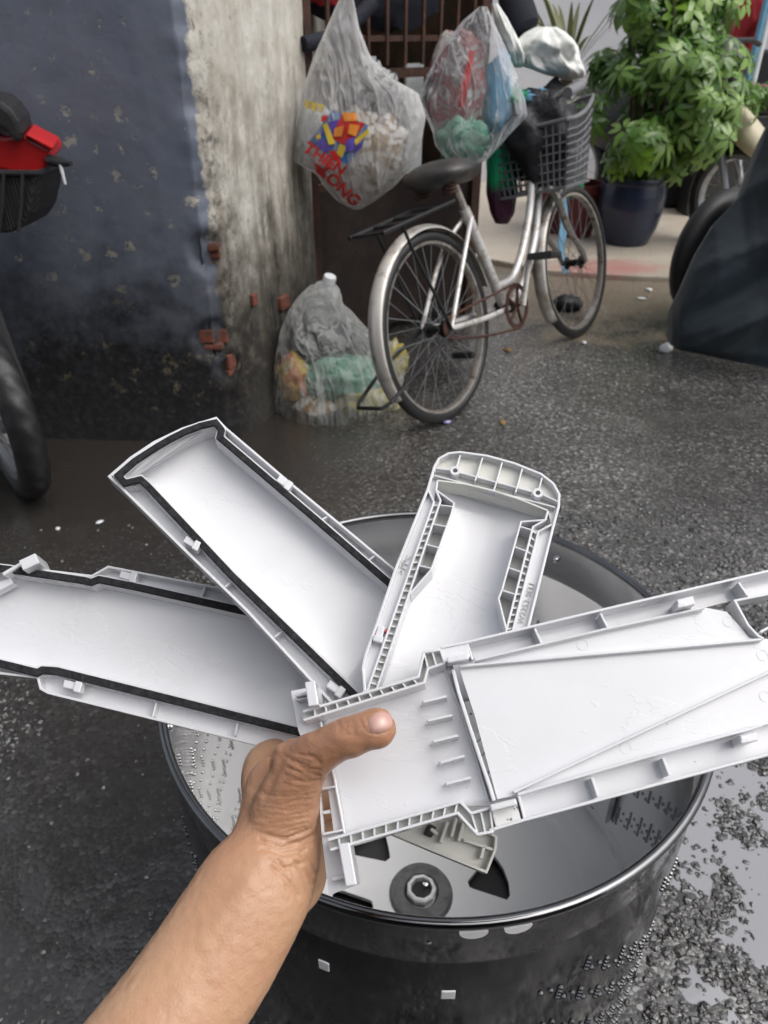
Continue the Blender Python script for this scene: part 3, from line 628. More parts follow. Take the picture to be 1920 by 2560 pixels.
bk(MB().tube([(-.36, -.06, .18), (-.385, -.045, .172), (-.385, .045, .172), (-.36, .06, .18)], .006, 8), 'stand_foot', 'black_iron', smooth=True)
# saddle
sd = MB(); vs, fs = [], []; n = 20
prof = [(-.165, .012, .0), (-.16, .078, .024), (-.115, .115, .042), (-.05, .112, .042), (.015, .08, .036), (.07, .048, .028), (.12, .034, .022), (.142, .018, .008), (.146, .004, 0)]
for x, wd, h in prof:
    for k in range(n):
        a = 2 * math.pi * k / n; sn = math.sin(a); vs.append(V((.225 + x, wd * math.cos(a), .735 + (h * sn if sn > 0 else .042 * sn * min(1, wd / .04)))))
for i in range(len(prof) - 1):
    for k in range(n): fs.append((i * n + k, i * n + (k + 1) % n, (i + 1) * n + (k + 1) % n, (i + 1) * n + k))
fs += [tuple(range(n)), tuple((len(prof) - 1) * n + k for k in range(n))]
sdo = bk(sd.add(vs, fs), 'saddle', 'saddle_vinyl', smooth=True, angle=0, sub=1)
for s in (-1, 1): bk(MB().torus(.02, .004, 16, 6, Matrix.Translation((.12, s * .05, .69))).torus(.02, .004, 16, 6, Matrix.Translation((.12, s * .05, .70))).torus(.02, .004, 16, 6, Matrix.Translation((.12, s * .05, .68))), 'spring', 'chain_rust', sdo, smooth=True)
# drive train
mc = Matrix.Translation((BB.x, -.052, BB.z)) @ rotw
ch = MB().lathe([(.078, -.002), (.078, .002), (.062, .002), (.062, -.002), (.078, -.002)], 40, mc)
for i in range(5):
    a = i * 1.2566; ch.tube([(BB.x, -.052, BB.z), (BB.x + .066 * math.cos(a), -.052, BB.z + .066 * math.sin(a))], .006, 6)
bk(ch, 'chainring', 'chain_rust'); bk(MB().lathe([(0, -.03), (.022, -.03), (.022, .03), (0, .03)], 18, Matrix.Translation(BB) @ rotw), 'bottom_bracket', 'black_iron', smooth=True)
for s, e in ((-1, V((.07, 0, .15))), (1, V((-.07, 0, -.15)))):
    a = V((BB.x, s * .075, BB.z)); c_ = a + e + V((0, s * .012, 0)); cro = bk(MB().tube([a, c_], [.012, .009], 8), 'crank', 'old_chrome', smooth=True)
    bk(MB().box(c_ + V((0, s * .055, 0)), (.075, .095, .022), Matrix.Rotation(R(12), 3, 'Y')), 'pedal', 'black_plastic', cro, bevel=.004)
bk(MB().tube([(0, -.05, WR + .033), (BB.x, -.052, BB.z + .078)], .0045, 6).tube([(0, -.05, WR - .033), (BB.x * .5, -.052, .215), (BB.x, -.052, BB.z - .078)], .0045, 6), 'chain', 'chain_rust')
bk(MB().lathe([(.032, -.003), (.034, 0), (.032, .003), (.01, .003), (.01, -.003), (.032, -.003)], 20, Matrix.Translation((0, -.05, WR)) @ rotw), 'sprocket', 'chain_rust')
# bars
bk(MB().tube([HT, (.74, 0, .845), (.765, 0, .875)], .0125, 12), 'stem', 'old_chrome', smooth=True)
hbp = catmull([(.56, -.255, .885), (.66, -.25, .90), (.745, -.20, .915), (.775, -.08, .885), (.77, 0, .875), (.775, .08, .885), (.745, .20, .915), (.66, .25, .90), (.56, .255, .885)], 6)
hbo = bk(MB().tube(hbp, .0105, 12), 'handlebar', 'old_chrome', smooth=True)
for s in (-1, 1):
    bk(MB().tube([(.545, s * .255, .883), (.66, s * .25, .90)], .0165, 14), 'grip', 'grey_plastic', hbo, smooth=True)
    bk(MB().tube(catmull([(.69, s * .235, .895), (.72, s * .21, .875), (.64, s * .225, .862), (.58, s * .23, .858)], 5), .006, 8, flat=.6), 'brake_lever', 'old_chrome', hbo, smooth=True)
# basket: slats of grey plastic, each its own piece
bc = dict(x0=.725, x1=.895, y=.15, z0=.60, z1=.815, tx=.06, ty=.03, tz=.06)
def bpnt(i, t, h):   # side i 0 front,1 back,2 right,3 left ; t along, h up 0..1
    ex = bc['tx'] * h; ey = bc['ty'] * h; x0, x1, yy = bc['x0'], bc['x1'] + ex, bc['y'] * .88 + ey
    z = bc['z0'] + (bc['z1'] - bc['z0']) * h
    if i == 0: return V((x1, lerp(-yy, yy, t), z + bc['tz'] * h))
    if i == 1: return V((x0, lerp(-yy, yy, t), z))
    s = -1 if i == 2 else 1
    return V((lerp(x0, x1, t), s * yy, z + bc['tz'] * h * t ** 3))
bsk = bk(MB().box((bc['x0'] + .10, 0, bc['z0']), (.21, bc['y'] * 1.76, .006)), 'basket', 'grey_plastic')
rimp = [bpnt(1, 0, 1), bpnt(1, 1, 1)] + [bpnt(3, t, 1) for t in (.3, .6, .8, .92, 1)] + [bpnt(0, .5, 1)] + [bpnt(2, t, 1) for t in (1, .92, .8, .6, .3)]
bk(MB().tube(rimp, .0075, 8, closed=True), 'basket_rim', 'grey_plastic', bsk, smooth=True)
for i, nv, nh in ((0, 15, 11), (1, 12, 7), (2, 10, 9), (3, 10, 9)):
    for k in range(nv + 1): bk(MB().tube([bpnt(i, k / nv, 0), bpnt(i, k / nv, 1)], .0030, 5), 'basket_slat', 'grey_plastic', bsk)
    for k in range(nh): h = .02 + .93 * k / nh; bk(MB().tube([bpnt(i, t, h) for t in ((0, 1) if i < 2 else (0, .4, .7, .9, 1))], .0030, 5), 'basket_slat', 'grey_plastic', bsk)
bk(MB().prism([bpnt(0, .18, .03) + V((.003, 0, 0)), bpnt(0, .82, .03) + V((.003, 0, 0)), bpnt(0, .82, .38) + V((.003, 0, 0)), bpnt(0, .18, .38) + V((.003, 0, 0))], V((.004, 0, 0))), 'basket_plate', 'grey_plastic', bsk)
# things in and on the basket
def at_bike(p): return BM @ V(p)
b = MB(); b.ball(at_bike((.83, 0, .79)), (.135, .15, .155), 30, 20, None, .35, 2.2); tag(b.build('black_bag', 'black_bag', smooth=True, angle=0), 'crumpled black bag filling the bicycle basket', 'bag')
b = MB(); b.ball(at_bike((.80, -.02, .905)), (.07, .06, .03), 24, 14, None, .4, 2.4); tag(b.build('blue_bag', 'blue_film', smooth=True, angle=0), 'small blue bag on top of the bicycle basket', 'bag')
b = MB(); b.ball(at_bike((.72, .06, .93)), (.08, .06, .035), 24, 14, None, .45, 2.6); tag(b.build('green_bag', 'green_film', smooth=True, angle=0), 'dark green crumpled bag under the white sack on the handlebar', 'bag')
ws = Bag([(58, 1160, 1200, .05), (72, 1135, 1225, .10), (90, 1118, 1240, .13), (115, 1106, 1250, .14), (140, 1122, 1256, .13), (160, 1170, 1262, .09), (172, 1215, 1256, .03)], 3.13, seed=31, fold=.38)
ws2 = Bag([(8, 1062, 1076, .015), (40, 1066, 1096, .04), (80, 1076, 1116, .06), (112, 1088, 1130, .06), (135, 1100, 1132, .04), (146, 1112, 1126, .02)], 3.06, seed=33, fold=.3)
wm_ = ws.mesh(); w2_ = ws2.mesh(); wm_.add(w2_.v, w2_.f)
tag(wm_.build('white_sack', 'white_sack', smooth=True, angle=0), 'white plastic sack draped over the bicycle handlebar', 'sack')
b = MB(); b.ball(aty(1235, 395, 3.5), (.05, .03, .06), 18, 12, None, .4, 3); tag(b.build('green_film', 'green_film', smooth=True, angle=0), 'bright green film end below the front of the bicycle basket', 'rubbish')
b = MB(); b.tube(catmull([aty(1212, 420, 3.55), aty(1218, 480, 3.5), aty(1212, 540, 3.45), aty(1222, 590, 3.42)], 5), [.035] * 5 + [.028] * 5 + [.02] * 6, 10, flat=.35); tag(b.build('hanging_strap', 'blue_film', smooth=True), 'pale blue strap hanging behind the front wheel', 'strap')
b = MB(); b.ball(atz(1225, 655, .03), (.07, .05, .035), 20, 12, None, .4, 3); tag(b.build('dark_shoe', 'black_bag', smooth=True, angle=0), 'dark shoe lying behind the front wheel', 'shoe')

# ================================================================ plants
def leaf_shape(n=7, L=.075, wd=.017, droop=.25, seed=0):
    rnd = random.Random(seed); m = MB()
    for i in range(n):
        a = 2 * math.pi * i / n + rnd.uniform(-.2, .2); l = L * rnd.uniform(.75, 1.1); d = V((math.cos(a), math.sin(a), 0)); s = V((-math.sin(a), math.cos(a), 0))
        dz = droop * rnd.uniform(.5, 1.4); P_ = lambda t, o: d * (.008 + l * t) + s * o + V((0, 0, -dz * l * t * t + .12 * abs(o)))
        m.add([P_(0, 0), P_(.35, wd), P_(.35, 0), P_(.35, -wd), P_(.75, wd * .7), P_(.75, 0) , P_(.75, -wd * .7), P_(1, 0)], [(0, 1, 2), (0, 2, 3), (1, 4, 5, 2), (2, 5, 6, 3), (4, 7, 5), (5, 7, 6)])
    return m
def meshof(mb, mat):
    me = bpy.data.meshes.new('leaf'); me.from_pydata([tuple(p) for p in mb.v], [], mb.f); me.materials.append(M[mat]); me.polygons.foreach_set('use_smooth', [True] * len(me.polygons)); return me
pc = atz(1375, 528, .03); pc = V((1.43, 4.56, .03))
PL = thing('potted_shrub', 'bushy green umbrella tree in a dark glazed pot', 'plant', pc)
pr = [(0, 0), (.125, 0), (.13, .008), (.165, .10), (.185, .20), (.186, .27), (.176, .33), (.178, .345), (.19, .352), (.186, .368), (.168, .365), (.165, .33), (0, .33)]
prr = []
for a_, b_ in zip(pr, pr[1:]):
    for j in range(4): prr.append((lerp(a_[0], b_[0], j / 4) + (.0012 if (j % 2 and a_[1] > .01 and a_[0] > .1) else 0), lerp(a_[1], b_[1], j / 4)))
MB().lathe(prr + [pr[-1]], 48, Matrix.Translation(pc)).build('pot', 'pot_glaze', PL, smooth=True)
MB().lathe([(.168, .338), (.09, .35), (0, .355)], 24, Matrix.Translation(pc)).build('soil', 'soil', PL, smooth=True)
stm = []
random.seed(5)
cen = pc + V((.035, 0, .82))
for i in range(7):
    a = i * .9; e = cen + V((.24 * math.cos(a), .2 * math.sin(a), random.uniform(-.1, .42))); s0 = pc + V((.05 * math.cos(a), .05 * math.sin(a), .34))
    MB().tube(catmull([s0, lerp(s0, e, .45) + V((.02, 0, .05)), e], 5), [.011 - .0007 * k for k in range(11)], 7).build('stem', 'bark', PL, smooth=True)
lm = [meshof(leaf_shape(7 + s % 2, .070 + .006 * s, .0135, .5, s), 'leaf_green') for s in range(4)] + [meshof(leaf_shape(6, .078, .017, .25, 9), 'leaf_young')]
spots = []; clumps = []
while len(clumps) < 52:
    p = V((random.uniform(-1, 1), random.uniform(-1, 1), random.uniform(-1, 1))); l = p.length
    if l > 1 or l < .5: continue
    wide = 1 - .40 * max(0, p.z) ** 1.3 - .10 * max(0, -p.z); wz_ = .62 if p.z > 0 else .44
    c = cen + V((p.x * .42 * wide + .05 * max(0, -p.z), p.y * .38 * wide, p.z * wz_ - .03))
    if any((c - d).length < .085 for d, _ in clumps): continue
    clumps.append((c, p))
for c, p in clumps:
    for k in range(random.randint(10, 19)):
        g = V((random.gauss(0, 1), random.gauss(0, 1), random.gauss(0, .8))) * .06; q = c + g
        nrm = (V((p.x * .6, p.y * .6 - .25, .75 + p.z * .3)) + g * 9).normalized(); spots.append((q.y, q, nrm))
spots.sort(key=lambda s: s[0]); inv = wmat(PL).inverted(); bulk = MB()
for i, (_, q, nrm) in enumerate(spots):
    rr = nrm.to_track_quat('Z', 'Y').to_matrix().to_4x4() @ Matrix.Rotation(random.uniform(0, 6.28), 4, 'Z') @ Matrix.Scale(random.uniform(.75, 1.25), 4)
    young = (q.z > cen.z + .3 and random.random() < .35) or random.random() < .14
    if i < 300: link('leaf', lm[4] if young else random.choice(lm[:4]), PL, inv @ Matrix.Translation(q) @ rr)
    else:
        src = random.choice(lm[:4]); m4 = Matrix.Translation(q) @ rr; bulk.add([m4 @ v.co for v in src.vertices], [tuple(f.vertices) for f in src.polygons])
tag(bulk.build('foliage', 'leaf_green', PL, smooth=True), kind='stuff')
# palm behind
pp = aty(1225, 140, 4.9); pp.z = .03
PM = thing('potted_palm', 'grey green palm with long narrow blades behind the white sack', 'plant', pp)
MB().lathe([(0, 0), (.12, 0), (.17, .30), (.18, .32), (.16, .32), (.15, .28), (0, .28)], 28, Matrix.Translation(pp)).build('pot', 'red_pot', PM, smooth=True)
MB().tube([pp + V((0, 0, .28)), pp + V((.01, 0, .9))], [.05, .035], 10).build('trunk', 'bark', PM, smooth=True)
for i in range(26):
    a = random.uniform(0, 6.28); l = random.uniform(.5, .8); el = random.uniform(.5, 1.3); d = V((math.cos(a) * math.cos(el), math.sin(a) * math.cos(el), math.sin(el))); b0 = pp + V((0, 0, .82)); s = V((-math.sin(a), math.cos(a), 0)); vs = []
    for j in range(7):
        t_ = j / 6; c = b0 + d * (l * t_) - V((0, 0, .28 * l * t_ ** 2.2)); wd = .014 * math.sin(math.pi * min(1, .12 + .88 * t_)) + .002; vs += [c - s * wd, c + s * wd]
    m = MB().add(vs, [(2 * j, 2 * j + 1, 2 * j + 3, 2 * j + 2) for j in range(6)]); m.build('blade', 'palm_blade', PM, smooth=True)
# small red pot, flower box
rp = V((1.17, 4.75, .03)); rpt = thing('flower_pot', 'small dull red pot beside the dark glazed pot', 'pot', rp)
MB().lathe([(0, 0), (.10, 0), (.14, .25), (.15, .26), (.15, .30), (.13, .30), (.125, .24), (0, .24)], 28, Matrix.Translation(rp)).build('body', 'red_pot', rpt, smooth=True); MB().lathe([(.126, .26), (0, .27)], 20, Matrix.Translation(rp)).build('soil', 'soil', rpt)
fp = aty(1600, 235, 5.4); fbx = thing('flower_planter', 'dark planter of small pink flowers behind the shrub', 'planter', V((fp.x, fp.y, .03)))
MB().box((fp.x, fp.y, fp.z / 2 - .01), (.5, .2, fp.z - .04)).build('box', 'black_plastic', fbx, bevel=.01)
fm = MB(); pm = MB()
for i in range(260):
    q = V((fp.x + random.uniform(-.27, .27), fp.y + random.uniform(-.13, .13), fp.z + random.uniform(0, .15))); rr = Matrix.Translation(q) @ V((random.gauss(0, .5), random.gauss(0, .5), 1)).normalized().to_track_quat('Z', 'Y').to_matrix().to_4x4()
    tgt, sc_ = (pm, .3) if (i % 4 == 0 and q.z > fp.z + .07) else (fm, .55)
    src = lm[i % 4]; m4 = rr @ Matrix.Scale(sc_, 4); tgt.add([m4 @ v.co for v in src.vertices], [tuple(f.vertices) for f in src.polygons])
tag(fm.build('foliage', 'leaf_green', fbx), kind='stuff'); tag(pm.build('flowers', 'flower_pink', fbx), kind='stuff')

# ================================================================ far right clutter in front of the white house
a = aty(1622, 60, 5.9); um = thing('folded_parasol', 'folded red parasol cloth on a grey pole at the far end', 'parasol', V((a.x, a.y, .03)))
bgp = Bag([(-40, 1612, 1640, .06), (0, 1598, 1662, .12), (45, 1590, 1668, .15), (90, 1574, 1640, .12), (128, 1566, 1610, .08), (140, 1572, 1600, .03)], 5.9, seed=40, fold=.2); bgp.mesh().build('canopy', 'red_cloth', um, smooth=True, angle=0)
MB().tube([(a.x, a.y, .03), (a.x, a.y, 1.4)], .025, 10).build('pole', 'steel_grey', um, smooth=True)
for u, mt, lb in ((1640, 'pale_board', 'pale pole standing right of the folded parasol'), (1628, 'blue_film', 'light blue pole between the parasol and the pale pole')):
    q = aty(u, 120, 5.7); tag(MB().tube([(q.x, q.y, .03), (q.x, q.y, 1.0), (q.x, q.y, 1.35)], [.02, .02, .018], 10).build('pole', mt, smooth=True), lb, 'pole')
q = aty(1640, 200, 6.1); tag(MB().box((q.x + .5, 6.2, .5), (1.6, .5, .94)).build('storage_cabinet', 'dark_void', bevel=.02), 'dark cabinet standing against the far white house', 'cabinet')
q = aty(1560, 90, 6.45); tag(MB().box((q.x, 6.5, .8), (.14, .2, 1.46)).build('wooden_post', 'dark_wood', bevel=.01), 'dark wooden post against the white house beside the blue strip', 'post')
q = aty(1470, 395, 5.6); tag(MB().box((q.x, 5.7, .22), (1.1, .3, .36)).build('storage_bench', 'dark_void', bevel=.02), 'low dark bench behind the potted shrub', 'bench')
# ================================================================ scooter parked behind the covered one
sc0 = V((1.97, 4.46, 0)); shd = V((.55, -.83, 0)).normalized(); SM = Matrix.Translation(sc0) @ Matrix.Rotation(math.atan2(shd.y, shd.x), 4, 'Z')
SB = thing('parked_scooter', 'dark scooter with spoked wheel and cream mudguard beside the shrub', 'scooter', mat=SM)
def motowheel(par, c, r, tw, n=24, mt='steel_grey'):
    cm = Matrix.Translation(c) @ rotw
    rm = MB().lathe([(r - tw * 2.1, -tw * .7), (r - tw * 1.5, -tw * .8), (r - tw * 1.5, tw * .8), (r - tw * 2.1, tw * .7), (r - tw * 2.3, 0), (r - tw * 2.1, -tw * .7)], 48, cm).build('wheel_rim', mt, par, smooth=True, local=True)
    ty = MB().torus(r - tw, tw, 120, 20, cm)
    for k_ in range(120):
        for j_ in range(20):
            an = 2 * math.pi * j_ / 20
            if math.cos(an) > .15 and (k_ + int(6 * abs(math.sin(an)))) % 5 < 2:
                p_ = ty.v[k_ * 20 + j_]; d_ = p_ - V(c); d_.y = 0; p_ -= d_.normalized() * .005
    ty.build('tyre', 'tyre_rubber', rm, smooth=True, angle=0, local=True)
    MB().lathe([(0, -.05), (.05, -.045), (.06, 0), (.05, .045), (0, .05)], 24, cm).build('hub', 'steel_grey', rm, smooth=True, local=True)
    for i in range(n):
        a = 2 * math.pi * i / n; s = .035 if i % 2 else -.035; b_ = a + (.5 if i % 4 < 2 else -.5)
        MB().tube([V(c) + V((.055 * math.cos(b_), s, .055 * math.sin(b_))), V(c) + V(((r - tw * 2) * math.cos(a), 0, (r - tw * 2) * math.sin(a)))], .0022, 5, False).build('spoke', 'old_chrome', rm, local=True)
motowheel(SB, (0, 0, .29), .29, .04)
def shell(par, secs, name, mat, n=20):
    vs, fs = [], []
    for (c, ry, rz) in secs:
        for k in range(n):
            a = 2 * math.pi * k / n; vs.append(V(c) + V((0, ry * math.cos(a), rz * math.sin(a))))
    for i in range(len(secs) - 1):
        for k in range(n): fs.append((i * n + k, i * n + (k + 1) % n, (i + 1) * n + (k + 1) % n, (i + 1) * n + k))
    fs += [tuple(range(n)), tuple((len(secs) - 1) * n + k for k in range(n))]
    return MB().add(vs, fs).build(name, mat, par, smooth=True, angle=50, local=True, sub=1)
for s in (-1, 1): MB().tube([(0, s * .07, .29), (-.22, s * .07, .82)], .022, 10).build('fork_leg', 'steel_grey', SB, smooth=True, local=True)
shell(SB, [((.25, 0, .46), .02, .015), ((.20, 0, .50), .07, .05), ((.02, 0, .60), .095, .085), ((-.14, 0, .70), .09, .09), ((-.22, 0, .76), .05, .06)], 'mudguard', 'cream_plastic')
shell(SB, [((-.12, 0, .80), .06, .05), ((-.2, 0, .86), .15, .14), ((-.35, 0, .84), .17, .2), ((-.6, 0, .6), .14, .25), ((-1.0, 0, .62), .15, .2), ((-1.3, 0, .68), .1, .1)], 'body', 'black_plastic')
shell(SB, [((-.1, 0, .92), .05, .04), ((-.2, 0, .98), .14, .07), ((-.32, 0, 1.02), .1, .06)], 'headlight_cowl', 'black_plastic')
MB().tube([(-.28, -.33, 1.02), (-.24, -.2, 1.04), (-.24, .2, 1.04), (-.28, .33, 1.02)], .014, 10).build('handlebar', 'black_iron', SB, smooth=True, local=True)
motowheel(SB, (-1.22, 0, .29), .29, .04, 12)
# ================================================================ motorcycle under a tarpaulin
q = at(1560, 760, 2.9); CV = thing('covered_motorcycle', 'motorcycle under a dark tarpaulin at the right edge', 'motorcycle', V((q.x, q.y, 0)))
tab = [(1437, 722, 700, .04), (1446, 744, 668, .07), (1465, 757, 632, .10), (1500, 764, 552, .15), (1540, 772, 486, .2), (1600, 785, 424, .26), (1630, 790, 350, .30), (1659, 797, 270, .34), (1720, 806, 190, .4), (1820, 822, 150, .45), (1960, 850, 150, .45)]
tm = MB(); cols = []; NU, NT_, NBK = 90, 44, 10
for i in range(NU + 1):
    u = lerp(tab[0][0], tab[-1][0], (i / NU) ** 1.35); vb, vt, dy = interp(tab, u); bpt = atz(u, vb, .045); tp = aty(u, vt, bpt.y + dy)
    for j in range(NT_ + 1):
        t_ = j / NT_; p = lerp(tp, bpt, t_)
        out = math.sin(math.pi * min(1, t_ * 1.02)) * (.05 + .09 * dy)
        ac, al = p.x * .55 - p.z * .85, p.x * .85 + p.z * .55
        f = 1.0 * noise.noise(V((ac * 3.2, al * 1.3, 1))) + .75 * (1 - 2.6 * abs(noise.noise(V((ac * 5.5 + .6 * al, al * 1.3, 5)))))  
        f += .28 * (1 - 2.6 * abs(noise.noise(V((ac * 9, al * 2.2 + ac, 15))))) + .05 * noise.noise(p * 14)
        amp = .10 * min(1, dy / .2)
        p = p + V((-.2, -.85, .35)) * (out + f * amp * (.25 + .75 * t_) * (1 if t_ < .97 else .4)); tm.v.append(p)
    for j in range(1, NBK + 1):
        t_ = j / NBK; tm.v.append(V((tp.x + .12 * t_, tp.y + (.16 + dy * .5) * math.sin(t_ * 1.57), lerp(tp.z, .05, t_ ** 1.5))))
# back columns are stored after the front ones of each column
W_ = NT_ + 1 + NBK
for i in range(NU):
    for j in range(NT_): tm.f.append((i * W_ + j, i * W_ + j + 1, (i + 1) * W_ + j + 1, (i + 1) * W_ + j))
    seq = [0] + [NT_ + k for k in range(1, NBK + 1)]
    for a_, b_ in zip(seq, seq[1:]): tm.f.append((i * W_ + a_, (i + 1) * W_ + a_, (i + 1) * W_ + b_, i * W_ + b_))
to = tm.build('tarpaulin', 'tarpaulin', CV, smooth=True, angle=0)
c = aty(1500, 622, 3.28); ch_ = Matrix.Translation((c.x + .06, c.y, .27)) @ Matrix.Rotation(R(35), 4, 'Z') @ rotw
MB().torus(.215, .055, 48, 14, ch_).build('tyre', 'tyre_rubber', CV, smooth=True, angle=0)
MB().lathe([(0, -.03), (.16, -.03), (.16, .03), (0, .03)], 30, ch_).build('wheel_disc', 'black_iron', CV, smooth=True)
# ================================================================ red motorcycle at the left edge
ct = V((-1.0, 1.775, 0)); mh = V((.62, -.78, 0)).normalized(); MM = Matrix.Translation(ct) @ Matrix.Rotation(math.atan2(mh.y, mh.x), 4, 'Z')
MC = thing('red_motorcycle', 'red motorcycle with black front basket at the left edge', 'motorcycle', mat=MM)
motowheel(MC, (0, 0, .242), .242, .040, 28)
for s in (-1, 1): MB().tube([(0, s * .06, .265), (-.16, s * .06, .72)], .02, 10).build('fork_leg', 'black_iron', MC, smooth=True, local=True)
def slab(u_v, y, thick, name, mat, par, bevel=.012):
    P_ = [aty(u, v, y) for u, v in u_v]; return MB().prism(P_, V((-.02, thick, .01))).build(name, mat, par, bevel=bevel)
slab([(-150, 250), (-40, 262), (5, 296), (52, 290), (60, 298), (104, 320), (113, 330), (112, 349), (97, 352), (94, 388), (40, 378), (0, 368), (-150, 350)], 1.90, .13, 'front_cowl', 'red_plastic', MC, .010)
slab([(52, 292), (58, 288), (116, 318), (113, 326)], 1.885, .1, 'cowl_ridge', 'red_plastic', MC, .003)
shp = [(-150, 190), (-60, 205), (0, 220), (22, 236), (40, 262), (47, 288), (44, 312), (30, 306), (14, 288), (0, 280), (-60, 262), (-150, 255)]
slab(shp, 1.87, .12, 'mirror_shield', 'black_plastic', MC, .014)
bb = []
for v, l, r, d0 in ((372, -120, 84, .16), (420, -118, 80, .155), (462, -114, 72, .15), (488, -106, 58, .135), (504, -95, 20, .11)):
    a, b_ = aty(l, v, 1.86), aty(r, v, 1.86); bb.append((a, b_, d0))
m = MB(); vs = []
for a, b_, d0 in bb: vs += [a, lerp(a, b_, .94), b_ + V((0, .02, 0)), b_ + V((0, d0, 0)), a + V((0, d0, 0))]
m.add(vs, [(i * 5 + k, i * 5 + (k + 1) % 5, (i + 1) * 5 + (k + 1) % 5, (i + 1) * 5 + k) for i in range(len(bb) - 1) for k in range(5)] + [tuple(4 * 5 + k for k in range(5))])
t = NT('black_mesh'); ck = t.vor(190, out='Distance', rnd=0); t.set(color=t.mix(t.mask(ck, .3, .5), (.03, .027, .026), (.008, .008, .008)), rough=.5); t.bump(ck, .8, .004)
bsko = m.build('basket', 'black_mesh', MC, bevel=.006)
MB().tube([aty(-120, 372, 1.855), aty(84, 374, 1.855), aty(84, 374, 1.855) + V((0, .17, 0))], .007, 8).build('basket_rim', 'black_plastic', bsko, smooth=True)
for u in (46, 5, -50): MB().tube([aty(u + 3, 374, 1.852), aty(u, 440, 1.852), aty(u - 6, 500, 1.858)], .004, 6).build('basket_bar', 'black_plastic', bsko)
MB().tube([aty(108, 346, 1.9), aty(130, 350, 1.88), aty(154, 353, 1.87)], [.013, .012, .006], 10).build('lever_grip', 'black_plastic', MC, smooth=True)
MB().tube([aty(128, 346, 1.875), aty(134, 370, 1.87), aty(141, 398, 1.87)], [.004, .004, .003], 8).build('lever', 'cap_white', MC, smooth=True)
shell(MC, [((-.2, 0, .42), .05, .05), ((-.4, 0, .45), .12, .15), ((-.7, 0, .5), .14, .2), ((-1.1, 0, .55), .12, .15), ((-1.4, 0, .6), .06, .06)], 'body', 'black_plastic')

# ================================================================ litter on the ground
def scrap(name, label, cat, u, v, s, mat, seed=0, flat=.35):
    b = MB(); p = atz(u, v, .004); b.ball(p + V((0, 0, s * flat * .5)), (s, s * .7, s * flat), 14, 9, Matrix.Rotation(seed * 1.3, 3, 'Z'), .5, 3.2); return tag(b.build(name, mat, smooth=True, angle=0), label, cat, 'litter on the ground')
simple('dry_leaf', (.28, .2, .06), .6, c2=(.2, .1, .04), sc=80); simple('lilac_plastic', (.45, .42, .75), .4)
scrap('paper_scrap', 'white crumpled paper at the edge of the dark tarpaulin', 'paper', 1438, 757, .032, 'cap_white', 3, .6)
scrap('paper_scrap', 'small white scrap right of the bicycle front wheel', 'paper', 1402, 627, .018, 'cap_white', 4)
scrap('bottle_cap', 'lilac plastic scrap under the bicycle rear tyre', 'scrap', 965, 912, .013, 'lilac_plastic', 5, .3)
scrap('dry_leaf', 'orange dry leaf right of the bicycle rear tyre', 'leaf', 1086, 912, .016, 'dry_leaf', 6, .12)
scrap('dry_leaf', 'brown dry leaf between the two bicycle wheels', 'leaf', 1097, 757, .02, 'dry_leaf', 2, .3)
scrap('paper_scrap', 'pale flat scrap right of the tarpaulin corner shadow', 'paper', 1385, 645, .02, 'pale_board', 7, .15)
scrap('paper_scrap', 'white scrap on the dark ground below the wall foot', 'paper', 215, 1128, .010, 'cap_white', 8, .2)
scrap('paper_scrap', 'tiny white scrap on the dark ground beside the motorcycle wheel', 'paper', 125, 1142, .008, 'cap_white', 9, .2)
scrap('green_leaf', 'fallen green leaf in front of the dark pot', 'leaf', 1420, 543, .03, 'leaf_young', 1, .1)
scrap('paper_scrap', 'white flat scrap under the bicycle front wheel', 'paper', 1262, 740, .014, 'cap_white', 1, .2)
o = scatter('gravel', 'pale_grit', 260, ((.2, 1.25), (2.0, 3.4)), lambda x, y: random.choice((.003, .004, .006, .008)), lambda x, y: max(.1, min(1, .5 + 1.5 * fbm(x * 3, y * 3, 2, 2))), IC1, .4)
tag(o, 'pale stone chips on the asphalt around the bicycle', 'gravel')

# ================================================================ washing machine drum
DC = V((.054, .600, 0)); DR, DZ = .2915, .5
t = NT('stainless'); n = t.noise(6, 5, .6); st = t.noise(3, 4, .5, vec=t.mapping((1, 1, 60)))
t.set(color=t.mix(t.mask(n, .3, .75), (.62, .62, .63), (.74, .74, .75)), metal=1.0, rough=t.ramp(t.math('ADD', t.math('MULTIPLY', n, .7), t.math('MULTIPLY', st, .3)), [(.3, (.12,) * 3), (.6, (.24,) * 3), (.8, (.36,) * 3)])); t.bump(t.noise(2.2, 3), .12, .02)
t = NT('drum_outside_darkened'); n = t.noise(7, 6, .65)  # outer steel coloured near-black in place of its dark reflections
t.set(color=t.mix(t.mask(n, .35, .7), (.055, .055, .058), (.11, .11, .114)), metal=1.0, rough=t.ramp(t.noise(16, 6, .7, vec=t.mapping((1, 1, .5))), [(.35, (.06,) * 3), (.52, (.12,) * 3), (.64, (.35,) * 3)])); t.bump(t.noise(2.6, 3), .2, .02)
t = NT('drum_plastic'); n = t.noise(5, 6, .6); t.set(color=t.mix(t.mask(n, .5, .8), (.88, .885, .89), (.76, .79, .80)), rough=.2, coat=.3); t.bump(t.noise(7, 3), .06, .01)
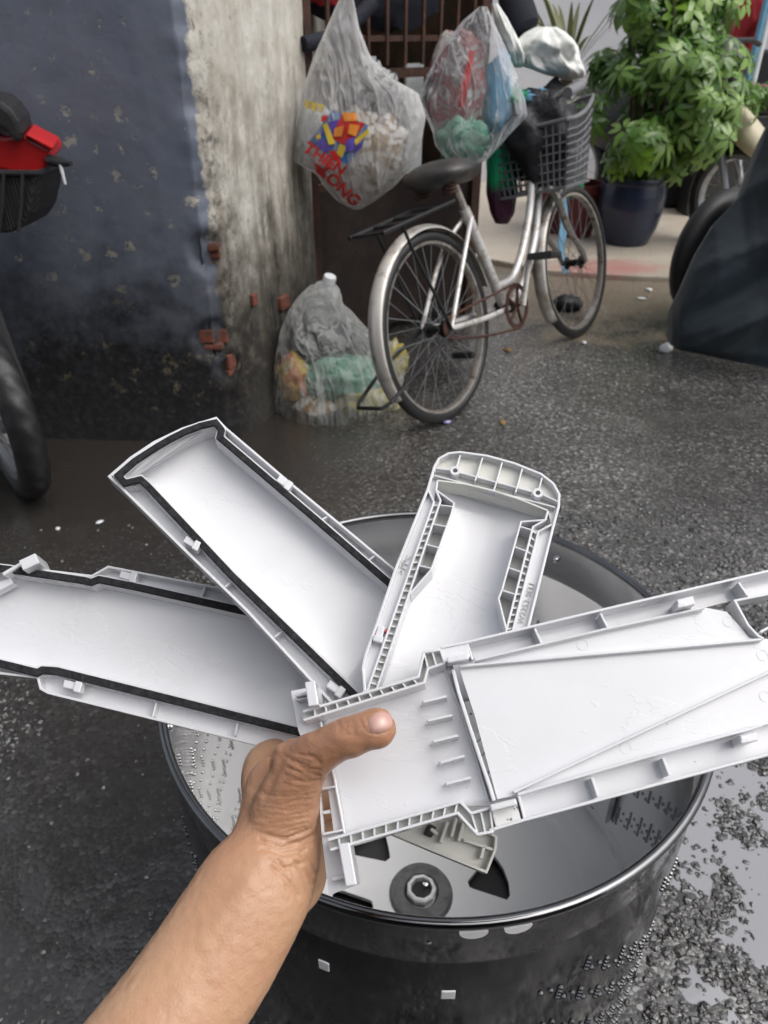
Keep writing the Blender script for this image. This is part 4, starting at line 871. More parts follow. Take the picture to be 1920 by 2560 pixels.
t = NT('white_abs'); n = t.noise(18, 5, .6); t.set(color=t.mix(t.mask(n, .4, .75), (.71, .715, .738), (.66, .666, .682)), rough=t.ramp(t.noise(11, 4), [(.35, (.13,) * 3), (.65, (.3,) * 3)]), sss=.0, spec=.5, coat=.5, coatr=.05); film = t.mask(t.noise(16, 5, .6, vec=t.mapping((1, 2.2, 1)), dist=.6), .56, .575); drops = t.mask(t.vor(75), .11, .06); t.bump(t.math('ADD', film, t.math('MULTIPLY', drops, t.mask(t.noise(9, 3), .5, .56))), .16, .0006)
t.set(color=t.mix(t.math('MULTIPLY', t.mask(t.vor(150), .055, .03), t.mask(t.noise(14, 3), .55, .62)), t.b.inputs['Base Color'].links[0].from_socket, (.05, .045, .04)))
t = NT('cream_abs'); n = t.noise(18, 5, .6); t.set(color=t.mix(t.mask(n, .4, .7), (.70, .70, .65), (.62, .615, .56)), rough=.3)
simple('text_abs', (.52, .52, .51), .35)
t = NT('black_foam'); t.set(color=t.mix(t.mask(t.noise(300, 3), .4, .7), (.008, .008, .010), (.03, .03, .034)), rough=.85); t.bump(t.noise(420, 3), .8, .0015)
simple('hub_grey', (.17, .175, .18), .6, c2=(.10, .10, .105), sc=45, lo=.4, hi=.6, bump=.4, bsc=120); simple('hub_black', (.008, .008, .009), .5)
t = NT('stained_abs'); n = t.noise(62, 6, .7); t.set(color=t.mix(t.mask(t.noise(42, 5, .7), .5, .58), t.mix(t.mask(n, .57, .60), (.74, .74, .73), (.02, .018, .017)), (.30, .11, .02)), rough=.4)
simple('rim_steel', (.22, .22, .225), .13, 1.0, c2=(.15, .15, .155), sc=12)
DM = thing('washing_drum', 'stainless steel washing machine drum standing on the wet ground', 'drum', DC)
T = Matrix.Translation(DC)
def dk(mb, name, mat, par=None, **k): return mb.build(name, mat, par or DM, **k)
dk(MB().lathe([(DR - .03, .004), (DR - .012, .006), (DR - .004, .02), (DR, .035), (DR, .425), (DR - .0015, .432), (DR - .0015, .436), (DR, .443), (DR, .492)], 128, T), 'outer_wall', 'drum_outside_darkened', smooth=True, angle=30)
dk(MB().lathe([(DR - .002, .492), (DR - .002, .443), (DR - .0045, .436), (DR - .0045, .432), (DR - .0025, .425), (DR - .0025, .08), (DR - .012, .04)], 128, T), 'inner_wall', 'stainless', smooth=True, angle=30)
dk(MB().torus(DR, .0048, 128, 12, T @ Matrix.Translation((0, 0, .497))), 'rim_bead', 'rim_steel', smooth=True, angle=0)
# white floor with wedge openings
FZ = .024
hub = DC + V((0, 0, FZ))
def wedge(a):
    P_ = lambda r, g: V((r * math.cos(a + R(g)), r * math.sin(a + R(g)), 0))
    return [P_(.072, -3.5), P_(.078, -6.5), P_(.124, -16), P_(.129, -13), P_(.131, -4), P_(.131, 6), P_(.129, 14), P_(.125, 18), P_(.078, 6.5), P_(.072, 3.5)]
bm = bmesh.new()
def loop(pts):
    vs = [bm.verts.new(p) for p in pts]
    return [bm.edges.new((vs[i], vs[(i + 1) % len(vs)])) for i in range(len(vs))]
ed = loop([V((.240 * math.cos(2 * math.pi * i / 96), .240 * math.sin(2 * math.pi * i / 96), 0)) for i in range(96)])
a0 = R(12)
for i in range(6): ed += loop(wedge(a0 + i * math.pi / 3))
ed += loop([V((.018 * math.cos(2 * math.pi * i / 20), .018 * math.sin(2 * math.pi * i / 20), 0)) for i in range(20)])
bmesh.ops.triangle_fill(bm, use_beauty=True, use_dissolve=False, edges=ed)
me = bpy.data.meshes.new('floor_plate'); bm.to_mesh(me); bm.free(); me.materials.append(M['drum_plastic'])
fo = link('floor_plate', me, DM, Matrix.Translation((0, 0, FZ))); so = fo.modifiers.new('s', 'SOLIDIFY'); so.thickness = .008; so.offset = 0
dk(MB().lathe([(.238, FZ + .004), (.246, FZ + .012), (.258, FZ + .016), (.266, FZ + .020), (.274, FZ + .03), (DR - .004, FZ + .042)], 96, T), 'floor_rim', 'drum_plastic', smooth=True)
dk(MB().lathe([(.0, .007), (DR - .03, .007)], 48, T), 'bottom_pan', 'hub_black')
dk(MB().lathe([(.020, FZ + .002), (.026, FZ + .014), (.043, FZ + .013), (.046, FZ + .006), (.046, FZ)], 48, T), 'hub_ring', 'hub_grey', smooth=True)
hx = MB().lathe([(.0155, FZ + .005), (.0155, FZ + .022), (.020, FZ + .022), (.022, FZ + .018), (.022, FZ + .010)], 9, T); hbn = dk(hx, 'hub_nut', 'drum_plastic', bevel=.002)
dk(MB().lathe([(0, FZ + .012), (.0155, FZ + .012)], 20, T), 'hub_bore', 'hub_black', hbn)
dk(MB().lathe([(0, FZ + .026), (.004, FZ + .025), (.005, FZ + .02), (.005, FZ + .008)], 14, T @ Matrix.Translation((.006, .004, 0))), 'bolt', 'stainless', hbn, smooth=True)
for a in (R(20), R(140), R(260)):
    d, s = V((math.cos(a), math.sin(a), 0)), V((-math.sin(a), math.cos(a), 0)); m = MB()
    m.prism([DC + d * (DR - .004) - s * .035 + V((0, 0, .10)), DC + d * (DR - .004) + s * .035 + V((0, 0, .10)), DC + d * (DR - .004) + s * .03 + V((0, 0, .42)), DC + d * (DR - .004) - s * .03 + V((0, 0, .42))], -d * .014)
    dk(m, 'wash_vane', 'stainless', bevel=.006)
# embossed dot patterns
def cyl(a, z, off): return DC + V(((DR + off) * math.cos(a), (DR + off) * math.sin(a), z))
ob, ib = MB(), MB(); nb = 0
def dot(a, z):
    n_ = V((math.cos(a), math.sin(a), 0)); m4 = n_.to_track_quat('Z', 'Y').to_matrix().to_4x4()
    ob.lathe([(.0028, -.001), (.0026, .0012), (.0017, .0024), (.0008, .0018)], 8, Matrix.Translation(cyl(a, z, 0)) @ m4)
    ib.lathe([(.0026, .0008), (.0018, -.0012), (.0007, -.0013)], 8, Matrix.Translation(cyl(a, z, -.0028)) @ m4)
for ci in range(34):
    a = 2 * math.pi * ci / 34; z = .40 - .017 * (ci % 3) - .02 * (ci % 2)
    while z > .05:
        for k in range(4):
            dg_ = math.degrees(a) % 360
            if not (228 < dg_ < 287): dot(a - .0012 * k, z - .0058 * k)
        z -= .0225; a += .022
        for k in range(2):
            dg_ = math.degrees(a) % 360
            if not (228 < dg_ < 287): dot(a, z)
            a += .036; z -= .0022
tag(dk(ob, 'embossed_dots', 'rim_steel', smooth=True), kind='stuff'); tag(dk(ib, 'perforations', 'rim_steel', smooth=True), kind='stuff')
def cyl_hit(u, v):
    r = D(u, v); o2 = V((CAMP.x - DC.x, CAMP.y - DC.y)); d2 = V((r.x, r.y)); A = d2.dot(d2); B = 2 * o2.dot(d2); C_ = o2.dot(o2) - DR * DR
    t_ = (-B - math.sqrt(max(0, B * B - 4 * A * C_))) / (2 * A); return CAMP + r * t_
for u, v, w_, h_ in ((700, 2085, .0105, .0145), (968, 2148, .0125, .0135)):
    p = cyl_hit(u, v); n_ = V((p.x - DC.x, p.y - DC.y, 0)).normalized(); ro_ = Matrix.Rotation(math.atan2(n_.y, n_.x) + R(90), 3, 'Z')
    dk(MB().box(p, (w_, .0022, h_), ro_), 'plastic_tab', 'drum_plastic', bevel=.001)
for u, v in ((1025, 1990), (1122, 1975)):
    p = cyl_hit(u, v); n_ = V((p.x - DC.x, p.y - DC.y, 0)).normalized(); tx = V((-n_.y, n_.x, 0)); c0 = DC + n_ * (DR - .001) + V((0, 0, .4885))
    dk(MB().prism([c0 + tx * (.0115 * math.cos(k * math.pi / 12)) - V((0, 0, .0095 * math.sin(k * math.pi / 12))) for k in range(13)], n_ * .0035), 'plastic_tab', 'drum_plastic')
for i in range(10):
    a = 2 * math.pi * i / 10 + .25; n_ = V((math.cos(a), math.sin(a), 0)); dk(MB().ball(cyl(a, .468, -.004), (.005, .005, .005), 12, 8), 'rivet', 'stainless', smooth=True)
# ================================================================ plastic covers fanned out in the hand
def zA(x, y): return 207.4 + .41667 * x, 864.1 + .41667 * y
def zB(x, y): return .41667 * x, 1166.5 + .41667 * y
def zC(x, y): return 760.4 + .29168 * x, 950.5 + .29168 * y
def zD(x, y): return 622.1 + .3125 * x, 1339.3 + .3125 * y
def zE(x, y): return 950.5 + .42709 * x, 1209.7 + .42709 * y
class Pan:
    """a moulded cover lying in one plane; h is the height above its rim plane towards the viewer's side"""
    def __init__(s, u0, v0, d0, du, dv, label, zf, name='plastic_cover'):
        dep = lambda u, v: d0 + du * (u - u0) + dv * (v - v0)
        a, b, c = at(u0, v0, d0), at(u0 + 200, v0, dep(u0 + 200, v0)), at(u0, v0 + 200, dep(u0, v0 + 200))
        s.p = a; s.n = (b - a).cross(c - a).normalized()
        if s.n.dot(CAMP - a) < 0: s.n = -s.n
        ex = (b - a).normalized(); ey = s.n.cross(ex); m = Matrix((ex.to_4d(), ey.to_4d(), s.n.to_4d(), V((0, 0, 0, 1)))).transposed()
        for i in range(3): m[3][i] = 0
        m[3][3] = 1; s.z = zf
        s.o = thing(name, label, 'plastic cover', group='plastic covers held in the hand', mat=Matrix.Translation(a) @ m)
    def q(s, x, y, h=0.0, raw=False):
        u, v = (x, y) if raw else s.z(x, y); r = D(u, v); return CAMP + r * ((s.p + s.n * h - CAMP).dot(s.n) / r.dot(s.n))
    def wall(s, pts, h0, h1, th, name='side_wall', mat='white_abs', par=None, closed=False, bevel=.0004, off=0.0, curve=0):
        P_ = [s.q(x, y, h0) for x, y in pts]
        if curve: P_ = catmull(P_, curve, closed)
        N = len(P_); vs, fs = [], []
        for i in range(N):
            a = P_[(i - 1) % N] if (i or closed) else P_[i]; b = P_[(i + 1) % N] if (i < N - 1 or closed) else P_[i]
            t1 = (P_[i] - a).normalized() if (P_[i] - a).length > 1e-9 else (b - P_[i]).normalized(); t2 = (b - P_[i]).normalized() if (b - P_[i]).length > 1e-9 else t1
            n1, n2 = s.n.cross(t1), s.n.cross(t2); mi = (n1 + n2).normalized(); k = 1 / max(.45, mi.dot(n1)); e = mi * (th / 2 * k); o = mi * (off * k)
            for p in (P_[i] + o + e, P_[i] + o - e): vs += [p, p - s.n * (h0 - h1)]
        for i in range(N if closed else N - 1):
            a, b = i * 4, ((i + 1) % N) * 4
            fs += [(a, b, b + 2, a + 2), (a + 1, a + 3, b + 3, b + 1), (a, a + 1, b + 1, b), (a + 2, b + 2, b + 3, a + 3)]
        if not closed: e = (N - 1) * 4; fs += [(0, 2, 3, 1), (e, e + 1, e + 3, e + 2)]
        return MB().add(vs, fs).build(name, mat, par or s.o, bevel=bevel)
    def plate(s, pts, h, th=.0016, name='flange', mat='white_abs', par=None, bevel=.0003):
        bm = bmesh.new(); vs = [bm.verts.new(s.q(x, y, h)) for x, y in pts]; f = bm.faces.new(vs); bmesh.ops.triangulate(bm, faces=[f])
        bm.verts.index_update(); V_ = [v.co.copy() for v in bm.verts]; F_ = [tuple(v.index for v in f.verts) for f in bm.faces]; bm.free(); n = len(V_)
        m = MB().add(V_ + [p - s.n * th for p in V_], F_ + [tuple(i + n for i in f[::-1]) for f in F_] + [(i, (i + 1) % n, (i + 1) % n + n, i + n) for i in range(n)])
        return m.build(name, mat, par or s.o)
    def bowl(s, A, B, h, dip, name='tray_floor', mat='white_abs', n=40, k=18):
        def samp(L, t):
            x = t * (len(L) - 1); i = min(len(L) - 2, int(x)); f = x - i; return lerp(L[i][0], L[i + 1][0], f), lerp(L[i][1], L[i + 1][1], f)
        def even(L, m=120):
            P_ = [V((x, y, 0)) for x, y in L]; d = [0]
            for a, b in zip(P_, P_[1:]): d.append(d[-1] + (b - a).length)
            out = []
            for j in range(m + 1):
                w_ = d[-1] * j / m; i = max(0, min(len(L) - 2, next((q for q in range(len(d) - 1) if d[q + 1] >= w_), len(L) - 2))); f = (w_ - d[i]) / max(1e-9, d[i + 1] - d[i]); p = lerp(P_[i], P_[i + 1], f); out.append((p.x, p.y))
            return out
        A, B = even(A), even(B); vs = []
        for i in range(n + 1):
            a, b = samp(A, i / n), samp(B, i / n)
            for j in range(k + 1):
                f = j / k; x, y = lerp(a[0], b[0], f), lerp(a[1], b[1], f); p = s.q(x, y, h)
                vs.append(p - s.n * (dip * (1 - (2 * f - 1) ** 2) + .0006 * noise.noise(p * 24)))
        m = MB().add(vs, [(i * (k + 1) + j, i * (k + 1) + j + 1, (i + 1) * (k + 1) + j + 1, (i + 1) * (k + 1) + j) for i in range(n) for j in range(k)])
        o = m.build(name, mat, s.o, smooth=True, angle=0); so = o.modifiers.new('s', 'SOLIDIFY'); so.thickness = .0018; so.offset = -1
        return o
    def block(s, x, y, lx, ly, ang, h0, h1, name='clip', mat='white_abs', par=None, bevel=.0006):
        """lx, ly in zoom pixels, ang the direction of lx in the picture"""
        ca, sa = math.cos(ang), math.sin(ang); pts = [(x + i * lx / 2 * ca - j * ly / 2 * sa, y + i * lx / 2 * sa + j * ly / 2 * ca) for i, j in ((-1, -1), (1, -1), (1, 1), (-1, 1))]
        P_ = [s.q(a, b, h0) for a, b in pts]; return MB().prism(P_, -s.n * (h0 - h1)).build(name, mat, par or s.o, bevel=bevel)
    def hookclip(s, x, y, k, ang):
        c = s.block(x, y, 62 * k, 34 * k, ang, -.0005, -.012); s.block(x + 30 * k * math.cos(ang), y + 30 * k * math.sin(ang), 30 * k, 46 * k, ang, .0015, -.006, 'clip_nose', par=c); return c
    def ring(s, x, y, r1, r0, h0, h1, name='screw_boss', mat='white_abs'):
        c = s.q(x, y, h0); rad = (s.q(x + r1, y, h0) - c).length; ri = rad * r0 / r1; m4 = Matrix.Translation(c) @ s.n.to_track_quat('Z', 'Y').to_matrix().to_4x4(); d = h1 - h0
        return MB().lathe([(ri, d), (ri, 0), (rad, 0), (rad, d)], 24, m4).build(name, mat, s.o, smooth=True)
    def text(s, txt, size, x, y, ang, h, mat='text_abs'):
        vs, fs = text_mesh(txt, size); ca, sa = math.cos(ang), math.sin(ang); m = MB(); P_ = [(x + p.x * ca + p.y * sa, y + p.x * sa - p.y * ca) for p in vs]
        top = [s.q(a, b, h + .0009) for a, b in P_]; bot = [s.q(a, b, h) for a, b in P_]; m.add(top, fs); m.add([lerp(t_, b_, 1.0) for t_, b_ in zip(top, bot)], fs)
        ec = {}
        for f in fs:
            for a, b in zip(f, f[1:] + f[:1]): ec[(min(a, b), max(a, b))] = ec.get((min(a, b), max(a, b)), 0) + 1
        n = len(vs); m.f += [(a, b, b + n, a + n) for (a, b), c in ec.items() if c == 1]
        return m.build('embossed_text', mat, s.o)
TV = -.000105
# ---- cover pointing left
p1 = Pan(350, 1400, .478, .00001, TV, 'white plastic cover with black foam edges pointing left', zB)
ft = [(-420, 95), (45, 150), (430, 207), (470, 217), (510, 202), (700, 240), (1280, 370), (1560, 434)]; fl_ = [(-420, 545), (0, 640), (190, 687), (215, 673), (290, 678), (900, 830), (1540, 992), (1700, 1032)]
ot = [(-420, 76), (20, 132), (475, 186), (560, 138), (1150, 252), (1560, 330)]; ol = [(-420, 600), (0, 690), (195, 712), (210, 770), (250, 792), (1450, 1087), (1620, 1128)]
p1.bowl(ft, fl_, -.016, .0035)
for f_ in (ft, fl_):
    wl_ = p1.wall(f_, -.0014, -.020, .0062); p1.wall(f_, .0014, -.0014, .0048, 'foam_seal', 'black_foam', wl_, bevel=.0006)
p1.wall(ot, -.002, -.013, .0016, 'outer_lip'); p1.wall(ol, -.002, -.013, .0016, 'outer_lip')
p1.plate([(470, 200), (560, 138), (1150, 252), (1560, 330), (1560, 434), (1280, 370), (700, 240), (510, 202)], -.011); p1.plate([(-420, 76), (20, 132), (470, 190), (470, 217), (45, 150), (-420, 95)], -.011)
p1.plate([(200, 690), (290, 678), (900, 830), (1540, 992), (1700, 1032), (1620, 1128), (1450, 1087), (250, 792), (210, 770)], -.011); p1.plate([(-420, 545), (0, 640), (200, 690), (195, 712), (0, 690), (-420, 600)], -.011)
for a, b in (((1062, 240), (1042, 300)), ((810, 840), (790, 915)), ((1232, 945), (1215, 1015))): p1.wall([a, b], -.003, -.012, .0012, 'rib')
p1.hookclip(655, 185, 1.15, R(14)); p1.hookclip(365, 752, 1.25, R(14)); p1.wall([(1640, 440), (1690, 1030)], -.002, -.02, .002, 'end_wall')
bk1 = p1.block(150, 112, 95, 55, R(-25), .010, -.01, 'end_block'); p1.block(60, 150, 110, 18, R(-30), .004, -.006, 'peg', par=bk1); p1.block(10, 232, 110, 40, R(-28), -.004, -.012, 'end_block')
# ---- cover pointing to the upper left
p2 = Pan(560, 1230, .448, .00002, TV, 'long white plastic cover with black foam edges pointing up left', zA)
fp2 = [(1730, 1128), (1130, 607), (640, 190), (650, 152), (618, 112), (540, 130), (460, 160), (380, 200), (320, 235), (200, 312), (112, 388), (148, 428), (228, 408), (262, 438), (700, 905), (1420, 1605)]
p2.bowl([(112, 380), (262, 450), (700, 905), (1420, 1605)], [(630, 105), (660, 190), (1130, 600), (1730, 1128)], -.017, .0035)
wl_ = p2.wall(fp2, -.0014, -.022, .0056); p2.wall(fp2, .0014, -.0014, .0042, 'foam_seal', 'black_foam', wl_, bevel=.0006)
orr = [(665, 140), (1000, 425), (1555, 885), (1770, 1060)]; oll = [(130, 452), (430, 748), (780, 1088), (1215, 1560), (1330, 1680)]
p2.wall([(1770, 1060), (1555, 885), (1000, 425), (668, 142), (622, 92), (450, 146), (300, 218), (180, 298), (68, 395), (130, 452), (430, 748), (780, 1088), (1215, 1560), (1330, 1680)], -.002, -.016, .0017, 'outer_lip')
p2.plate([(668, 142), (1000, 425), (1555, 885), (1770, 1060), (1730, 1128), (1130, 607), (640, 190), (650, 152)], -.011); p2.plate([(130, 452), (228, 408), (262, 438), (700, 905), (1420, 1605), (1330, 1680), (1215, 1560), (780, 1088), (430, 748)], -.011)
p2.plate([(622, 92), (450, 146), (300, 218), (180, 298), (68, 395), (130, 452), (148, 428), (112, 388), (200, 312), (320, 235), (460, 160), (618, 112)], -.004)
for a, b in (((1205, 600), (1150, 630)), ((1452, 800), (1408, 835)), ((722, 925), (668, 968)), ((985, 1182), (925, 1228)), ((195, 450), (240, 425))): p2.wall([a, b], -.003, -.012, .0012, 'rib')
p2.hookclip(970, 422, 1.1, R(35)); p2.hookclip(490, 735, 1.15, R(30)); p2.hookclip(1235, 1490, 1.3, R(35)); p2.text('W2204-09', 46, 1308, 722, R(38) + math.pi, -.011)
# ---- cover with the rounded ribbed end
p3 = Pan(1000, 1250, .422, -.00002, TV, 'white plastic cover with rounded ribbed end pointing up', zC)
arc = [(560, 365), (610, 195), (645, 135), (715, 97), (800, 88), (1000, 115), (1200, 170), (1400, 250), (1490, 320), (1535, 400), (1530, 490), (1480, 680)]
left = [(20, 2060), (95, 1850), (80, 1690), (100, 1590), (180, 1370), (320, 960)]; right = [(1310, 1365), (1180, 1860)]
outl = left + arc + right
p3.wall(outl, 0, -.010, .0016, 'outer_lip')
p3.plate([(600, 262), (610, 195), (645, 135), (715, 97), (800, 88), (1000, 115), (1200, 170), (1400, 250), (1490, 320), (1535, 400), (1530, 490), (1520, 500)], -.006, .0016, 'end_cap', 'cream_abs')
p3.plate([(20, 2060), (95, 1850), (80, 1690), (100, 1590), (180, 1370), (320, 960), (560, 365), (600, 262), (632, 298), (605, 455), (120, 1820), (60, 2060)], -.0045)
p3.plate([(1520, 500), (1480, 680), (1310, 1365), (1180, 1860), (1080, 1860), (1195, 1390), (1380, 675), (1475, 625), (1450, 525)], -.0045); p3.plate([(600, 262), (1520, 500), (1450, 525), (632, 298)], -.0045)
for a, b in (((802, 110), (770, 205)), ((967, 128), (910, 302)), ((1112, 163), (1050, 372)), ((1262, 208), (1210, 388)), ((1407, 278), (1382, 372)), ((620, 208), (735, 222)), ((798, 240), (1335, 382)), ((1415, 405), (1532, 458)), ((605, 260), (1505, 497))): p3.wall([a, b], .0, -.006, .0011, 'rib')
p3.ring(765, 225, 38, 18, .001, -.006); p3.ring(1378, 390, 38, 18, .001, -.006)
li = [(632, 298), (622, 368), (655, 446), (180, 1850), (120, 2060)]; lo_ = [(565, 370), (606, 456), (125, 1815), (60, 2040)]; ri = [(1452, 522), (1432, 590), (1340, 642), (1145, 1400), (1020, 1900)]; ro = [(1478, 625), (1381, 676), (1195, 1392), (1080, 1860)]
for l_ in (li, lo_, ri, ro): p3.wall(l_, .0, -.018, .0013, 'rail')
p3.wall([(632, 298), (840, 325), (1040, 372), (1250, 440), (1452, 522)], 0, -.016, .0013, 'end_wall', 'cream_abs'); p3.bowl([(640, 330), (655, 446), (180, 1850), (120, 2060)], [(1440, 560), (1340, 642), (1145, 1400), (1020, 1900)], -.016, .005)
def along(L, t):
    d = [0]
    for a, b in zip(L, L[1:]): d.append(d[-1] + math.hypot(b[0] - a[0], b[1] - a[1]))
    w_ = t * d[-1]; i = max(0, min(len(L) - 2, next((k for k in range(len(d) - 1) if d[k + 1] >= w_), len(L) - 2))); f = (w_ - d[i]) / (d[i + 1] - d[i]); return lerp(L[i][0], L[i + 1][0], f), lerp(L[i][1], L[i + 1][1], f)
def ladder(pn, A, B, n, h0, h1, th=.0009, t0=.02, t1=.98):
    for k in range(n):
        t_ = lerp(t0, t1, k / (n - 1)); pn.wall([along(A, t_), along(B, t_)], h0, h1, th, 'rib', bevel=0)
ladder(p3, li[2:], lo_[1:], 30, -.002, -.012); ladder(p3, ri[2:], ro[1:], 24, -.002, -.012)
p3.plate(li[2:] + lo_[1:][::-1], -.0055, .001, 'rail_bed', 'cream_abs'); p3.plate(ri[2:] + ro[1:][::-1], -.0055, .001, 'rail_bed', 'cream_abs')
p3.wall([(622, 368), (755, 466), (735, 545), (585, 960), (425, 1142)], .0, -.018, .0012, 'pocket_wall'); p3.wall([(1432, 590), (1252, 604), (1240, 645), (1110, 1110), (1085, 1172), (1142, 1400)], .0, -.018, .0012, 'pocket_wall')
p3.plate([(640, 400), (755, 466), (735, 545), (585, 960), (425, 1142), (655, 446)], -.014, .001, 'pocket_floor', 'cream_abs'); p3.plate([(1432, 590), (1252, 604), (1240, 645), (1110, 1110), (1085, 1172), (1142, 1400), (1340, 642)], -.014, .001, 'pocket_floor', 'cream_abs')
for a, b in (((648, 480), (748, 492)), ((600, 622), (698, 640)), ((548, 772), (640, 796)), ((494, 928), (588, 950)), ((1248, 640), (1333, 666)), ((1204, 790), (1292, 822)), ((1158, 944), (1252, 976)), ((1110, 1110), (1206, 1142))): p3.wall([a, b], 0, -.014, .001, 'rib')
p3.text('>PP<', 70, 392, 925, R(-64), -.0045); p3.text('W2253-9EU', 62, 1293, 1210, R(-73), -.0045); p3.hookclip(205, 1425, 1.6, R(105))
p3.wall([(165, 1400), (175, 1430), (250, 1415), (258, 1395)], -.001, -.0044, .0006, 'red_mark', 'print_red', bevel=0)
# ---- cover in front, under the thumb
p4 = Pan(1000, 1560, .372, -.000020, -.00009, 'white plastic cover under the thumb pointing right with fins and ridges', zD)
def E2(x, y): u, v = zE(x, y); return (u - 622.1) / .3125, (v - 1339.3) / .3125
ti = [(105, 692), (940, 432), (966, 336), (1085, 296)]; to_ = [(100, 632), (900, 392), (938, 222), (1055, 204)]; bi = [(275, 1520), (1190, 1256), (1266, 1336), (1398, 1300)]; bo_ = [(290, 1590), (1172, 1334), (1310, 1482), (1420, 1462)]
p4.bowl([(225, 600), (940, 380), (1130, 290)], [(385, 1500), (1190, 1290), (1420, 1290)], -.015, .003, n=30)
for l_ in (ti, to_, bi, bo_): p4.wall(l_, 0, -.016, .0014, 'rail')
ladder(p4, ti[:2], to_[:2], 10, -.001, -.012, .0009, .1, .95); ladder(p4, bi[:2], bo_[:2], 11, -.001, -.012, .0009, .08, .98); ladder(p4, ti[2:], to_[2:], 3, -.001, -.012); ladder(p4, bi[2:], bo_[2:], 3, -.001, -.012)
for a, b in ((ti, to_), (bi, bo_)): p4.plate(a + b[::-1], -.007, .001, 'rail_bed', 'cream_abs')
for a, b in (((938, 572), (1098, 534)), ((970, 702), (1137, 664)), ((1008, 846), (1178, 805)), ((1056, 992), (1222, 946)), ((1098, 1138), (1266, 1096))):
    P_ = [p4.q(*a, h=-.004), p4.q(*b, h=-.004)]; e = (P_[1] - P_[0]); q0_ = P_[0] - p4.n * .012 - e * .10; q1_ = P_[1] - p4.n * .012
    m = MB().prism([P_[0], P_[1], q1_, q0_, lerp(q0_, P_[0], .45) - e * .06], (p4.n.cross(e)).normalized() * .0011); m.build('fin', 'white_abs', p4.o)
# end bar with snap tabs and two openings
p4.plate([(20, 490), (118, 472), (215, 470), (228, 690), (322, 1105), (330, 1170), (212, 1185), (205, 1110), (70, 760)], -.0135, .003, 'end_bar')
p4.plate([(212, 1185), (228, 1182), (250, 1470), (232, 1476)], -.0135, .003, 'end_bar'); p4.plate([(278, 1176), (330, 1170), (388, 1465), (318, 1474)], -.0135, .003, 'end_bar'); p4.plate([(240, 1322), (290, 1310), (296, 1334), (244, 1342)], -.0135, .003, 'end_bar')
p4.plate([(232, 1476), (388, 1462), (432, 1560), (476, 1832), (282, 1902)], -.0135, .003, 'end_bar')
for a, b in (((215, 1170), (325, 1150)), ((238, 1482), (384, 1450))): p4.wall([a, b], -.009, -.0135, .0012, 'rib')
p4.wall([(222, 700), (320, 1100), (388, 1468), (400, 1520)], -.009, -.0135, .0012, 'rib')
p4.block(163, 508, 72, 172, R(-9), .006, -.013, 'snap_tab', 'white_abs'); tb = p4.block(412, 1690, 78, 300, R(-10), .002, -.013, 'snap_tab', 'white_abs'); p4.block(345, 1785, 92, 30, R(-12), -.008, -.0135, 'peg', par=tb); p4.block(90, 512, 85, 24, R(-12), -.006, -.0135, 'peg'); p4.block(95, 545, 85, 10, R(-12), -.006, -.0135, 'peg')
# slot between the two halves
p4.wall([(1140, 340), (1180, 500), (1250, 720), (1330, 960), (1395, 1150), (1425, 1250)], -.004, -.020, .0018, 'slot_wall'); p4.wall([(1080, 330), (1200, 640), (1300, 960), (1385, 1250)], -.012, -.016, .0012, 'slot_lip')
for t_ in (.55, .66, .8): a = along([(1150, 340), (1440, 1240)], t_); p4.wall([(a[0] - 10, a[1]), (a[0] + 42, a[1] - 35)], -.012, -.018, .001, 'rib')
# right half
plat = [E2(*c) for c in ((95, 540), (175, 508), (820, 352), (1340, 240), (1450, 262), (1530, 350), (1562, 392), (1660, 400), (1900, 380), (1900, 760), (1630, 838), (1000, 1010), (390, 1188), (290, 1210), (180, 800))]
p4.plate(plat, -.006, .002, 'cover_plate')
p4.wall([E2(*c) for c in ((178, 506), (820, 352), (1340, 240))], -.0012, -.014, .0013, 'ridge'); p4.wall([E2(*c) for c in ((95, 536), (700, 482), (1300, 430), (1632, 400))], -.0022, -.0062, .0014, 'ridge')
p4.wall([E2(*c) for c in ((372, 1175), (1000, 880), (1660, 570), (1900, 460))], -.0022, -.0062, .0014, 'ridge'); p4.wall([E2(*c) for c in ((392, 1186), (1000, 1008), (1630, 836))], -.0012, -.014, .0015, 'ridge')
uo = [E2(*c) for c in ((0, 442), (130, 416), (800, 256), (1660, 55), (1900, 0))]; lo2 = [E2(*c) for c in ((250, 1368), (420, 1316), (1350, 1066), (1660, 983), (1900, 920))]
p4.wall(uo, -.001, -.016, .0015, 'outer_lip'); p4.wall(lo2, -.001, -.016, .0015, 'outer_lip')
p4.plate(uo[1:] + [E2(1900, 130), E2(1500, 200), E2(1340, 240), E2(820, 352), E2(178, 506)], -.013); p4.plate([E2(*c) for c in ((392, 1186), (1000, 1008), (1630, 836), (1900, 770))] + lo2[::-1], -.013)
for a, b in (((478, 345), (515, 425)), ((812, 270), (850, 345)), ((1510, 112), (1558, 182)), ((768, 1100), (800, 1198)), ((1128, 1000), (1162, 1090)), ((398, 1190), (428, 1310)), ((135, 415), (165, 505))): p4.wall([E2(*a), E2(*b)], -.002, -.014, .0013, 'rib')
for (x, y), k in (((1245, 212), 1.9), ((1565, 900), 1.9)):
    c = p4.block(*E2(x, y), 62 * k, 34 * k, R(-14), .002, -.012); p4.block(*E2(x - 22, y + 18), 60, 26, R(-14), .004, -.004, 'clip_nose', par=c)
c = p4.block(*E2(78, 468), 195, 105, R(-12), -.002, -.013); p4.block(*E2(90, 497), 150, 40, R(-10), .004, -.004, 'clip_nose', par=c); c = p4.block(*E2(335, 1290), 185, 150, R(-14), -.003, -.014, 'clip', 'stained_abs'); p4.block(*E2(322, 1238), 185, 48, R(-14), .005, -.005, 'clip_nose', par=c); c['label'] = 'corner block stained with rust and black grime'
